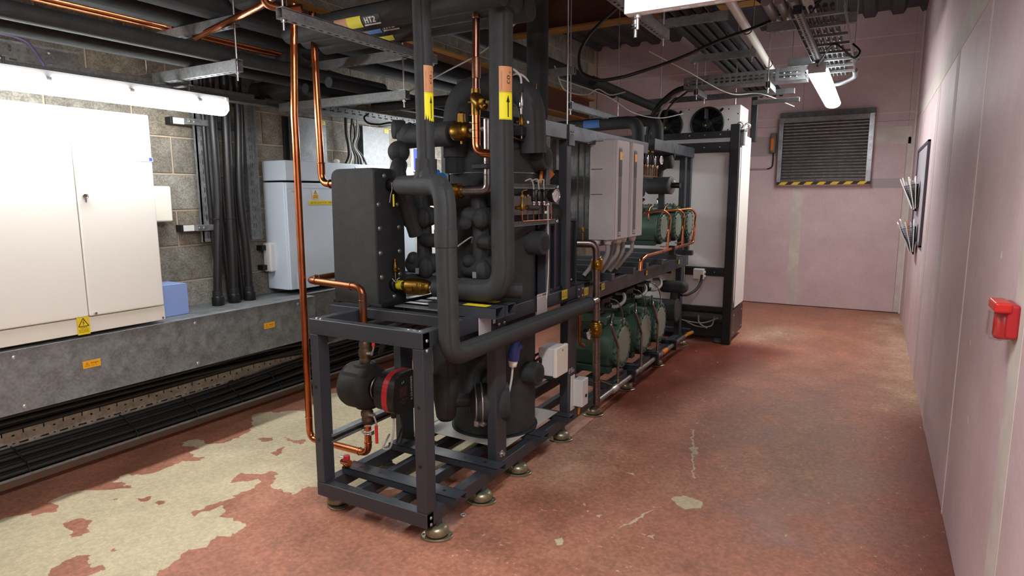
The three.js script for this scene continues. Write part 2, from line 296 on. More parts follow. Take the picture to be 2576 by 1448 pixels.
{ // wall of concrete blocks
  const wl = structGroup('wall_left');
  part(wl, 'mortar_backing', box(XL - .2, XL - .006, 0, YC + .1, ZB, ZF, 0), mortar);
  const shapes = [0, 1, 2].map((k) => { const g = new RoundedBoxGeometry(.03, .2145, .4395, 1, .004); const n = g; boxUV(n); const uv = n.attributes.uv; for (let i = 0; i < uv.count; i++) uv.setXY(i, uv.getX(i) + k * .37, uv.getY(i) + k * .19); return n; });
  const half = (() => { const n = new RoundedBoxGeometry(.03, .2145, .2145, 1, .004); boxUV(n); return n; })();
  const R = rng(77), far = [];
  for (let c = 0; c < 16; c++) for (let k = -3; k < 21; k++) {
    const y = .067 + .225 * c + .1125 - .0675, z = -2.395 + .225 - .45 * k - (c % 2 ? 0 : .225) + .45 * 0;
    if (z < ZB + .2 || z > ZF - .2) continue;
    if (c > 0 && c < 13 && z < -.6 && z > -6.5) { const m = new THREE.Mesh(shapes[Math.floor(R() * 3)], blockMats[Math.floor(R() * 3)]); m.position.set(XL - .015 + (R() - .5) * .0025, y + .0675, z); m.castShadow = m.receiveShadow = true; m.name = 'block'; wl.add(m); }
    else far.push(shapes[0].clone().translate(XL - .015, y + .0675, z));
  }
  const s = part(wl, 'block_course', far.map((g) => { g.userData.keepUV = true; return g; }), blockMats[0]); s.userData.kind = 'stuff';
}
{ // plasterboard walls: 1.2 m x 2.4 m boards with taped and filled joints
  const wr = structGroup('wall_right');
  part(wr, 'stud_backing', box(XR + .014, XR + .2, -.02, YC + .1, ZB - .2, ZF, 0), M('#8d8580', .9));
  const zs = [1.44, .22, -1.0, -2.23, -3.44, -4.72, -5.95, -7.18, -8.4, ZB];
  for (let i = 0; i < zs.length - 1; i++) for (const [y0, y1] of [[0, 2.4], [2.403, YC]]) part(wr, 'plasterboard', box(XR, XR + .0135, y0 + .004, y1, zs[i + 1] + .0015, zs[i] - .0015, .001), pinkBoard);
  const t = .0012;
  part(wr, 'joint_filler', box(XR - t, XR + .004, 0, 2.36, -2.305, -2.155, 0), filler);
  part(wr, 'joint_filler', box(XR - t, XR + .004, 0, 2.36, -1.06, -.93, 0), filler);
  part(wr, 'joint_filler', box(XR - t * 2, XR + .004, 2.34, 2.5, -8.4, 1.4, 0), filler);
  for (const z of [-3.44, -6.10, -7.18, -8.42]) part(wr, 'joint_bead', box(XR - .002, XR + .004, 0, 2.34, z - .014, z + .014, .001), fillerThin);
  for (const [z, w] of [[-4.72, .16], [-5.95, .1]]) part(wr, 'joint_filler', box(XR - t, XR + .004, 0, 2.34, z - w / 2, z + w / 2, 0), M('#c9b9b4', .75));
  for (const [z, y] of [[-2.75, 1.06], [-2.95, .62], [-2.62, 1.3], [-3.1, .9]]) part(wr, 'filler_dab', box(XR - .0015, XR + .003, y - .012, y + .012, z - .008, z + .008, .001), filler);
  const wb = structGroup('wall_back');
  part(wb, 'stud_backing', box(XL - .2, XR + .2, -.02, YC + .1, ZB - .2, ZB - .014, 0), M('#8d8580', .9));
  const xs = [XL, -3.3, -2.1, -.9, .3, XR];
  for (let i = 0; i < xs.length - 1; i++) for (const [y0, y1] of [[.012, 2.4], [2.403, 3.2], [3.203, YC]]) part(wb, 'plasterboard', box(xs[i] + .001, xs[i + 1] - .001, y0, y1, ZB - .0135, ZB, .001), pinkBoard);
  part(wb, 'joint_filler', box(-.965, -.835, .012, 1.62, ZB - .004, ZB + t, 0), filler);
  part(wb, 'joint_filler', box(.31, .372, .012, 2.2, ZB - .004, ZB + t, 0), filler);
  part(wb, 'joint_filler', box(-.06, .34, 2.12, 2.33, ZB - .004, ZB + t, 0), filler);
  part(wb, 'joint_filler', box(-.06, .34, 1.58, 1.70, ZB - .004, ZB + t * .8, 0), M('#b5a8a6', .75));
  part(wb, 'joint_filler', box(-1.6, -1.17, 2.02, 2.28, ZB - .004, ZB + t * .8, 0), M('#b5a6a4', .75));
  for (const y of [2.5, 3.2, 3.42]) part(wb, 'joint_bead', box(XL, XR, y - .006, y + .006, ZB - .004, ZB + .0015, 0), fillerThin);
  struct('wall_front', box(XL - .2, XR + .2, -.02, YC + .1, ZF, ZF + .2, 0), pinkBoard);
  struct('trim_1', box(XR - .02, XR, 0, YC, ZB, ZB + .02, .002), fillerThin);
}
{ // profiled steel deck over steel beams
  const ce = structGroup('ceiling'), P = [];
  for (let x = XL - .2; x < XR + .2; x += .3) P.push([x, .06], [x + .11, .06], [x + .14, 0], [x + .25, 0], [x + .28, .06]);
  const top = P.map(([a, b]) => [a, b + .012]).reverse();
  part(ce, 'steel_deck', new THREE.ExtrudeGeometry(new THREE.Shape([...P, ...top].map(([a, b]) => new THREE.Vector2(a, b))), { depth: ZF - ZB + .1, bevelEnabled: false }).translate(0, YC - .06, ZB), deckMat);
  part(ce, 'concrete_topping', box(XL - .2, XR + .2, YC + .03, YC + .2, ZB - .2, ZF + .2, 0), mortar);
  const beam = (n, z, y, w, h) => { const b = structGroup(n); part(b, 'bottom_flange', box(XL, XR, y, y + .02, z - w / 2, z + w / 2, .002), beamPaint); part(b, 'top_flange', box(XL, XR, y + h - .02, y + h, z - w / 2, z + w / 2, .002), beamPaint); part(b, 'web', box(XL, XR, y + .02, y + h - .02, z - .006, z + .006, 0), beamWeb); };
  beam('ceiling_beam_1', -6.22, 3.2, .19, .36); beam('ceiling_beam_2', -2.6, 3.3, .19, .34);
  const b3 = structGroup('ceiling_beam_3');
  part(b3, 'bottom_flange', box(-3.74, -3.56, 2.545, 2.565, -8.6, -.2, .002), beamPaint); part(b3, 'web', box(-3.66, -3.645, 2.565, 2.83, -8.6, -.2, 0), beamWeb); part(b3, 'top_flange', box(-3.74, -3.56, 2.83, 2.85, -8.6, -.2, .002), beamPaint);
}
// ------------------------------------------------------------------ luminaires
function luminaire(x, y, z0, z1, power, shine, label, w = .1) { // batten from z0 (near) to z1, lit face at height y
  const t = thing('batten_light', label, 'light', [x, y + .1, (z0 + z1) / 2]);
  const b = part(t, 'housing', poly([[-w * .42, .045], [-w * .36, .1], [w * .36, .1], [w * .42, .045]], z0 - z1 - .03, (g) => g.translate(x, y, z1 + .015)), lampBody);
  const n = 14, P = []; for (let i = 0; i <= n; i++) { const a = Math.PI * (1 + i / n); P.push([Math.cos(a) * w * .5, .045 + Math.sin(a) * .045]); }
  const d = part(t, 'diffuser', new THREE.ExtrudeGeometry(new THREE.Shape(P.map(([a, q]) => new THREE.Vector2(a, q))), { depth: z0 - z1 - .04, bevelEnabled: true, bevelSize: .006, bevelThickness: .012, bevelSegments: 2, curveSegments: 2 }).translate(x, y + .002, z1 + .02), glow(shine));
  for (const z of [z0 - .012, z1 + .012]) part(t, 'end_cap', box(x - w * .46, x + w * .46, y + .02, y + .1, z - .012, z + .012, .006), lampBody);
  for (let k = 0; k < 4; k++) { const z = z0 - (k + .5) / 4 * (z0 - z1); for (const s of [-1, 1]) part(t, 'clip', box(x + s * w * .44 - .006, x + s * w * .44 + .006, y + .04, y + .07, z - .012, z + .012, .002), zinc); }
  const l = new THREE.RectAreaLight(LAMP.tint, power, w * .9, z0 - z1 - .06); l.name = 'light'; l.position.set(0, -.106, 0); l.rotation.set(-Math.PI / 2, 0, 0); t.add(l);
  return t;
}
luminaire(-3.3, 1.965, -.95, -2.42, LAMP.wallRow, 29, 'long glowing batten light in front of the white cabinet top');
luminaire(-3.27, 1.945, -3.93, -5.45, LAMP.wallRow, 30, 'glowing batten light beyond the copper risers, its near end above the grey cabinet');
luminaire(-.475, 2.45, -5.78, -8.0, LAMP.aisleFar, 24, 'bright batten light hanging over the aisle in front of the roller shutter', .145);
luminaire(-.475, 2.5, .4, -1.6, LAMP.aisleNear, 46, 'batten light over the near end of the aisle, out of view', .12);

// ------------------------------------------------------------------ left wall: cabinets, trunking, cables
{
  const c = thing('electrical_cabinet', 'tall white two door electrical cabinet under the long batten light', 'cabinet', [-3.6, .82, -.7]);
  part(c, 'carcass', box(XL + .02, -3.425, .835, 1.934, -2.03, .55, .012), white);
  for (const [a, b] of [[-1.640, -2.028], [-.62, -1.636], [.54, -.616]]) { const d = part(c, 'door', rbox(-3.43, -3.4, .905, 1.932, b, a, .008, 3), white); if (a < -1) { part(d, 'lock', [lathe([-3.4, 1.507, -1.672], [1, 0, 0], [[0, .001], [.014, .001], [.014, .012], [.009, .013], [.009, .005], [0, .005]], 18), box(-3.39, -3.386, 1.496, 1.518, -1.675, -1.669, .001)], chrome); part(d, 'key', [box(-3.392, -3.39, 1.475, 1.497, -1.676, -1.668, .001)], zinc); } }
  part(c, 'plinth', box(-3.44, -3.404, .822, .9, -2.03, .55, .004), cream);
  part(c, 'latch', [rod([-3.4, .918, -1.665], [-3.386, .918, -1.665], .006), rod([-3.396, .835, -2.012], [-3.4, .835, -2.012], .006)], zinc);
  const warn = (g, w, h) => { g.fillStyle = '#e9c81c'; g.fillRect(0, 0, w, h); g.strokeStyle = '#1b1708'; g.lineWidth = 8; g.lineJoin = 'round'; g.beginPath(); g.moveTo(w / 2, h * .06); g.lineTo(w * .9, h * .52); g.lineTo(w * .1, h * .52); g.closePath(); g.stroke(); g.lineWidth = 6; g.beginPath(); g.moveTo(w * .56, h * .18); g.lineTo(w * .46, h * .32); g.lineTo(w * .56, h * .33); g.lineTo(w * .46, h * .46); g.stroke(); g.fillStyle = '#3a3208'; g.font = 'bold 17px sans-serif'; g.textAlign = 'center'; g.fillText('DANGER', w / 2, h * .63); lines(g, w * .1, h * .70, w * .8, 3, 14, rng(3), 5); };
  part(c, 'warning_sticker', card([-3.4005, .862, -1.607], 'x', .058, .088), canvasMat(128, 196, warn), 'yellow sticker with a black triangle and lightning bolt');
  part(c, 'name_plate', card([-3.3995, 1.70, -1.985], 'x', .09, .022), canvasMat(180, 44, (g, w, h) => { g.fillStyle = '#eceff4'; g.fillRect(0, 0, w, h); g.fillStyle = '#2d4fb8'; g.fillRect(140, 4, 36, 36); g.font = 'bold 20px sans-serif'; g.fillText('0', 8, 28); g.fillStyle = '#7c93c4'; g.fillRect(40, 18, 90, 5); }));
}
{ // galvanised trunking below the cabinets
  const t = thing('cable_trunking', 'deep galvanised trunking run under the white cabinet with yellow danger labels', 'trunking', [-3.6, .5, -1.2]);
  part(t, 'front_cover', box(-3.403, -3.4, .504, .801, -3.114, .6, .001), galv);
  part(t, 'top_cover', box(XL + .002, -3.398, .8, .803, -3.116, .6, .001), galv);
  part(t, 'end_plate', box(XL + .002, -3.402, .504, .8, -3.116, -3.113, .0005), galv); part(t, 'base', box(XL + .002, -3.402, .504, .507, -3.11, .6, 0), galvDull);
  for (const [y, z] of [[.77, -1.3], [.53, -1.32], [.77, -2.96], [.53, -2.99], [.77, -2.2], [.53, -2.2]]) part(t, 'screw', lathe([-3.4, y, z], [1, 0, 0], [[0, .004], [.006, .003], [.009, 0]], 12), zinc);
  const dl = canvasMat(256, 112, (g, w, h) => { g.fillStyle = '#f0aa12'; g.fillRect(0, 0, w, h); g.strokeStyle = '#5a3c05'; g.lineWidth = 4; g.beginPath(); g.moveTo(60, 22); g.lineTo(92, 84); g.lineTo(28, 84); g.closePath(); g.stroke(); g.beginPath(); g.moveTo(64, 40); g.lineTo(56, 58); g.lineTo(66, 58); g.lineTo(58, 76); g.stroke(); g.fillStyle = '#5a3c05'; g.font = 'bold 34px sans-serif'; g.fillText('Danger', 112, 52); g.font = '20px sans-serif'; g.fillText('400 Volts', 122, 84); });
  for (const z of [-1.626, -2.717]) part(t, 'danger_label', card([-3.399, .663, z], 'x', .084, .037), dl);
  const u = thing('cable_trunking', 'set-back galvanised trunking below the grey refrigeration cabinet', 'trunking', [-3.7, .5, -4.2]);
  part(u, 'front_cover', box(-3.523, -3.52, .5, .801, -5.6, -3.12, .001), galvDull); part(u, 'top_cover', box(XL + .002, -3.518, .8, .803, -5.6, -3.118, .001), galv); part(u, 'end_plate', box(XL + .002, -3.524, .5, .8, -5.6, -5.597, 0), galvDull);
}
{ // boxes on the wall
  const b = thing('junction_box', 'small white enclosure on the blockwork at the white cabinet edge', 'box', [-3.75, 1.36, -2.24]);
  part(b, 'body', rbox(XL + .001, -3.735, 1.358, 1.56, -2.30, -2.08, .008, 2), whitePlastic); part(b, 'lid', rbox(-3.737, -3.695, 1.352, 1.565, -2.305, -2.075, .012, 3), cream);
  part(b, 'side_grip', box(-3.722, -3.712, 1.38, 1.53, -2.312, -2.302, .002), plasticBlack);
  const k = thing('cardboard_box', 'pale blue box standing on the trunking beside the white cabinet', 'box', [-3.6, .803, -2.18]);
  part(k, 'carton', box(-3.74, -3.55, .804, .985, -2.265, -2.045, .003), blueBox); part(k, 'flap', box(-3.74, -3.55, .985, .988, -2.265, -2.16, .001), blueBox); part(k, 'flap', box(-3.74, -3.55, .985, .9885, -2.156, -2.045, .001), blueBox);
}
function upright(z, x, y0, y1, label, flip) { // vertical perforated tray seen face on, flange towards the cables
  const t = thing('cable_tray_riser', label, 'cable tray', [x, y0, z], 'galvanised trays framing the three thick cables');
  const L = y1 - y0, hs = []; for (let y = .02; y < L - .04; y += .0588) hs.push([y, .047, .034, .0065], [y, .062, .034, .0065]);
  part(t, 'web', plate([x, y0, z], UP, [0, 0, -1], L, .1, .0018, hs), galv);
  part(t, 'flange', box(x, x + .032, y0, y1, z - (flip ? 0 : .1) - .001, z - (flip ? 0 : .1) + .001, 0), galv); part(t, 'flange', box(x, x + .016, y0, y1, z - (flip ? .1 : 0) - .001, z - (flip ? .1 : 0) + .001, 0), galv);
  part(t, 'edge_strip', box(x - .004, x, y0, y1, z - .026, z - .012, .001), galv);
  return t;
}
upright(-2.50, -3.73, 1.212, 2.3, 'perforated galvanised cable tray riser nearest the white cabinet');
upright(-2.86, -3.735, 1.205, 2.3, 'perforated galvanised cable tray riser on the far side of the thick cables', true);
for (const [y, z0, lab] of [[1.962, -2.365, 'upper galvanised wall bracket with a white end on the tray riser'], [1.305, -2.378, 'lower galvanised wall bracket with a white end on the tray riser']]) {
  const b = thing('wall_bracket', lab, 'bracket', [-3.76, y, z0 - .07]);
  part(b, 'channel', box(XL + .001, -3.742, y - .021, y + .021, z0 - .49, z0 - .014, .002), galvDull); part(b, 'end_cap', box(XL, -3.74, y - .022, y + .022, z0 - .014, z0, .003), plasticBlack); part(b, 'cover', box(-3.742, -3.736, y - .019, y + .019, z0 - .085, z0 - .014, .002), whitePlastic);
  part(b, 'clamp', box(-3.742, -3.70, y - .019, y + .019, z0 - .235, z0 - .085, .002), galv); for (const d of [.1, .13]) part(b, 'bolt', bolt([-3.70, y, z0 - d], [1, 0, 0], .007), zinc);
}
{ const zt = [-2.60, -2.695, -2.79], zb = [-2.535, -2.655, -2.775], nm = ['nearest the white cabinet', 'in the middle of the three', 'farthest from the white cabinet'];
  zt.forEach((z, i) => { const c = thing('armoured_cable', 'thick black cable dropping into the trunking, ' + nm[i], 'cable', [-3.66, .8, zb[i]]);
    part(c, 'sheath', cable([[-3.665, 2.4, z], [-3.665, 2.0, z + .005], [-3.66, 1.5, z + .01 + .012 * i], [-3.655, 1.15, (z + zb[i]) / 2 + .01], [-3.655, .86, zb[i]], [-3.655, .805, zb[i]]], .026 + .003 * (i === 1), 14), cableMat);
    part(c, 'gland', lathe([-3.655, .803, zb[i]], [0, 1, 0], [[0, 0], [.038, 0], [.038, .052], [.031, .058], [.029, .07], [0, .07]], 20), plasticBlack);
    part(c, 'tape_end', lathe([-3.655, .865, zb[i]], [0, 1, 0], [[.031, 0], [.031, .03], [.029, .032]], 18), rubber);
    if (i < 2) part(c, 'tie', ring([-3.658, 1.36, (z * .4 + zb[i] * .6)], [0, 1, 0], .03, .003), plasticBlack); });
  for (const [z, r] of [[-2.645, .02], [-2.74, .02], [-2.57, .016]]) solo('power_cable', cable([[-3.72, 2.4, z], [-3.72, 1.6, z], [-3.72, 1.2, z - .01], [-3.72, .804, z - .03]], r, 10), cableMat, 'black cable lying behind the three thick cables between the tray risers', 'cable', 'thin cables behind the thick ones'); }
{ const b = thing('breaker_enclosure', 'white wall enclosure with a transparent green door beside the grey cabinet', 'enclosure', [-3.76, .96, -3.1]);
  part(b, 'body', rbox(-3.78, -3.7, .966, 1.175, -3.19, -3.0, .014, 3), whitePlastic); part(b, 'inner_panel', box(-3.705, -3.697, .995, 1.145, -3.185, -3.075, .002), cream); part(b, 'window', rbox(-3.7, -3.672, .985, 1.15, -3.195, -3.07, .008, 3), clearGreen, 'transparent green hinged window'); part(b, 'thumb_tab', box(-3.69, -3.668, .966, .99, -3.15, -3.115, .005), clearGreen);
  part(b, 'breaker', [box(-3.698, -3.688, 1.03, 1.11, -3.155, -3.1, .002), box(-3.69, -3.682, 1.06, 1.08, -3.15, -3.105, .002)], white); for (const y of [1.0, 1.14]) part(b, 'bracket', box(XL, -3.74, y - .018, y + .018, -3.03, -2.965, .002), plasticBlack); }
{ // grey refrigeration cabinet
  const c = thing('refrigeration_panel', 'grey wall cabinet behind the copper risers with a yellow refrigeration name strip', 'cabinet', [-3.68, .84, -3.75]);
  part(c, 'carcass', box(XL + .01, -3.575, .84, 1.6, -4.45, -3.042, .006), greyPanel); part(c, 'door', rbox(-3.577, -3.55, .842, 1.597, -4.45, -3.042, .008, 3), greyPanel); part(c, 'door_top_strip', box(-3.551, -3.548, 1.557, 1.575, -4.44, -3.05, .001), greyPanel);
  for (const [a, b] of [[-3.045, -3.86], [-3.863, -4.45]]) { const h = part(c, 'header_panel', box(XL + .01, -3.55, 1.612, 1.75, b, a, .004), greyPanel); for (const z of [a - .13, b + .13]) for (const y of [1.635, 1.722]) if (z > -4.4) part(h, 'screw', lathe([-3.55, y, z], [1, 0, 0], [[0, .004], [.006, .003], [.008, 0]], 12), zinc); }
  for (const z of [-3.58, -4.26]) part(c, 'lifting_boss', ball([-3.6, 1.765, z], .024, 1, .8, 1), white);
  part(c, 'warning_sticker', card([-3.5485, 1.515, -3.305], 'x', .062, .07), canvasMat(128, 144, (g, w, h) => { g.fillStyle = '#dde3ea'; g.fillRect(0, 0, w, h); g.strokeStyle = '#20200a'; g.lineWidth = 5; g.beginPath(); g.moveTo(64, 8); g.lineTo(96, 66); g.lineTo(32, 66); g.closePath(); g.fillStyle = '#f3c018'; g.fill(); g.stroke(); g.beginPath(); g.moveTo(68, 26); g.lineTo(60, 42); g.lineTo(70, 42); g.lineTo(62, 58); g.stroke(); g.fillStyle = '#f0b71a'; g.fillRect(6, 74, 116, 66); g.fillStyle = '#3b2c04'; g.font = 'bold 22px sans-serif'; g.textAlign = 'center'; g.fillText('DANGER', 64, 102); g.fillText('400 Volts', 64, 128); }));
  part(c, 'name_strip', card([-3.5485, 1.455, -3.367], 'x', .25, .03), canvasMat(512, 62, (g, w, h) => { g.fillStyle = '#f0d21c'; g.fillRect(0, 0, w, h); g.fillStyle = '#3a3608'; g.font = '44px sans-serif'; g.textAlign = 'center'; g.fillText('REFRIGERATION DBRF2', w / 2, 47, 490); }));
  part(c, 'maker_mark', card([-3.5495, 1.535, -3.12], 'x', .06, .01), canvasMat(128, 22, (g, w, h) => { g.fillStyle = '#b9c1c9'; g.fillRect(0, 0, w, h); g.fillStyle = '#7d868e'; lines(g, 8, 8, 110, 1, 8, rng(8), 7); }));
  part(c, 'foot_bracket', poly([[3.10, .842], [3.30, .842], [3.10, .95]], .004, toX(-3.548)), greyPanel);
  const e = thing('wall_enclosure', 'pale wall panel past the grey cabinet, glimpsed beyond the black heat exchanger', 'cabinet', [-3.7, .95, -4.75]);
  part(e, 'carcass', box(XL + .01, -3.6, .93, 1.42, -4.98, -4.5, .006), whitePlastic); part(e, 'door', box(-3.602, -3.585, .94, 1.41, -4.97, -4.51, .006), white); part(e, 'handle', box(-3.588, -3.575, 1.24, 1.29, -4.55, -4.53, .003), plasticBlack);
  part(e, 'gland_box', box(XL + .01, -3.62, .72, .9, -4.95, -4.6, .006), M('#3f5446', .5));
  const f = thing('notice_board', 'blue and white notice on the wall past the grey cabinet', 'notice', [XL + .01, 1.85, -4.9]); part(f, 'sheet', card([-3.77, 1.84, -4.82], 'x', .18, .2, .004), canvasMat(90, 100, (g, w, h) => { g.fillStyle = '#f0eee8'; g.fillRect(0, 0, w, h); g.fillStyle = '#2b44b4'; g.fillRect(0, 0, 26, h); g.fillStyle = '#5c5a55'; g.fillRect(38, 14, 8, 8); })); part(f, 'backing', box(XL, -3.773, 1.73, 1.95, -4.92, -4.72, .002), white);
}
{ // vertical trunking covers rising from the cabinet
  const yl = canvasMat(96, 44, (g, w, h) => { g.fillStyle = '#e8cf25'; g.fillRect(0, 0, w, h); g.fillStyle = '#6b5a08'; lines(g, 10, 16, 76, 1, 8, rng(5), 9); });
  for (const [z0, z1, lab] of [[-3.30, -3.63, 'galvanised vertical trunking with a yellow tag behind the copper risers'], [-4.04, -4.37, 'galvanised vertical trunking with a yellow tag near the second wall light']]) {
    const t = thing('vertical_trunking', lab, 'trunking', [-3.76, 1.76, (z0 + z1) / 2]);
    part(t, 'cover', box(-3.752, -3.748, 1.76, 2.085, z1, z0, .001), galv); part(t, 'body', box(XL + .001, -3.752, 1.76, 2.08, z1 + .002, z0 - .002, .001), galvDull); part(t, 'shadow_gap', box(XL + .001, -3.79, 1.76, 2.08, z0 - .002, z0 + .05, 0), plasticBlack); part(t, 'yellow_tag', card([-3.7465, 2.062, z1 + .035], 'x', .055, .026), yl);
  }
  const z = [-3.80, -3.83, -3.87, -3.90, -3.93, -3.96];
  z.forEach((q, i) => { const R = .008 + .005 * (i === 0); solo('drop_cable', cable([[-3.70, 2.12, q + .03 * (i % 2)], [-3.70, 2.0, q + .01 * (i % 3)], [-3.70, 1.9, -3.86 + (q + 3.88) * .5], [-3.69, 1.82, q - .01], [-3.68, 1.752, -3.88 + (q + 3.88) * 1.5]], R, 8), i % 3 === 1 ? cableGrey : cableMat, 'one of the cables dropping from the tray into the grey cabinet top', 'cable', 'cables dropping into the grey cabinet'); });
  const c = thing('cable_tray', 'perforated tray above the grey cabinet feeding the drop cables', 'cable tray', [-3.62, 2.13, -4.2]);
  const hs = []; for (let x = .03; x < 2.4; x += .075) hs.push([x, .008, .04, .008], [x, .024, .012, .012]);
  part(c, 'side_flange', plate([-3.52, 2.115, -3.2], [0, 0, -1], UP, 2.5, .045, .0015, hs), galv); part(c, 'bed', plate([-3.75, 2.12, -3.2], [0, 0, -1], [1, 0, 0], 2.5, .23, .0015, [...slots(2.5, .09, 0, .05, .05, .012), ...slots(2.5, .09, 0, .05, .11, .012), ...slots(2.5, .09, 0, .05, .17, .012)]), galv);
  for (let k = 0; k < 7; k++) solo('power_cable', cable([[-3.73 + k * .03, 2.145, -2.9], [-3.73 + k * .03, 2.145, -4.2], [-3.72 + k * .03, 2.147, -5.7]], .012, 8, 4), cableMat, 'black cable laid on the perforated tray above the grey cabinet', 'cable', 'cables on the wall tray');
}
{ // tray and cable bundles low on the wall, below the trunking
  const t = thing('cable_tray', 'low perforated tray on the wall under the trunking, between cable bundles', 'cable tray', [-3.76, .12, -2.4]);
  const hs = []; for (let x = .02; x < 5; x += .094) hs.push([x, .115, .042, .009], [x + .064, .117, .012, .006], [x + .02, .165, .006, .03], [x + .065, .158, .012, .009], [x, .235, .042, .009], [x + .02, .06, .006, .03], [x + .065, .05, .012, .009]);
  part(t, 'web', plate([-3.765, .125, .2], [0, 0, -1], UP, 5.2, .3, .0018, hs.filter((h) => h[0] < 5.15)), M('#c9bfb2', .5, .4, { map: T_galv }));
  part(t, 'bottom_lip', box(-3.765, -3.615, .108, .111, -5.0, .2, .001), galv); part(t, 'bottom_flange', box(-3.618, -3.615, .108, .124, -5.0, .2, .001), galv); part(t, 'top_flange', box(-3.765, -3.74, .424, .427, -5.0, .2, 0), galv);
  part(t, 'wall_bracket', [-.5, -1.5, -2.6, -3.6].map((z) => box(XL, -3.766, .1, .45, z - .02, z + .02, .002)), galvDull);
  const lo = [[-3.735, .14], [-3.705, .138], [-3.672, .137], [-3.642, .137], [-3.745, .168], [-3.718, .167], [-3.748, .196], [-3.722, .193], [-3.695, .166], [-3.75, .222], [-3.668, .163]];
  lo.forEach(([x, y], i) => solo('power_cable', cable([[x, y, .2], [x, y - .002, -1.2], [x + .002, y, -2.4], [x, y + (i > 6 ? .035 : 0), -3.3], [x, y + (i > 6 ? .06 : .0), -4.9]], .0145, 10, 5), cableMat, 'black cable in the lower bundle on the low wall tray', 'cable', 'lower cable bundle under the trunking'));
  const hi = [[-3.75, .335], [-3.748, .362], [-3.75, .39], [-3.724, .35], [-3.722, .378], [-3.75, .418], [-3.725, .408]];
  hi.forEach(([x, y], i) => solo('power_cable', cable([[x, y - .0, .2], [x, y - .012 * (i % 2), -1.2], [x, y - .006, -2.2], [x, y - .05 * ((i % 3) / 2), -2.9], [x, y - .03, -3.4], [x, y - .06, -4.9]], .0145, 10, 5), cableMat, 'black cable in the upper bundle on the low wall tray', 'cable', 'upper cable bundle under the trunking'));
  solo('earth_cable', cable([[-3.722, .437, .2], [-3.72, .43, -1.2], [-3.72, .424, -2.0], [-3.72, .42, -2.6], [-3.72, .44, -3.0], [-3.72, .43, -3.8]], .007, 8, 6), earth, 'thin yellow and green earth cable along the top of the low cable bundle', 'cable');
  solo('power_cable', cable([[-3.69, .455, .2], [-3.70, .452, -1.4], [-3.70, .45, -2.6], [-3.70, .44, -4.0]], .016, 10, 5), cableGrey, 'grey brown cable above the yellow earth cable', 'cable');
  for (const z of [-1.38, -1.92, -2.3, -2.62, -1.0, -2.95]) solo('cable_tie', cable([[-3.765, .235, z], [-3.71, .225, z], [-3.675, .19, z - .01], [-3.625, .15, z - .015], [-3.62, .12, z - .015]], .0035, 6, 4), plasticBlack, 'black tie strapped round the low cable bundle', 'cable tie', 'ties on the low cable bundle');
}
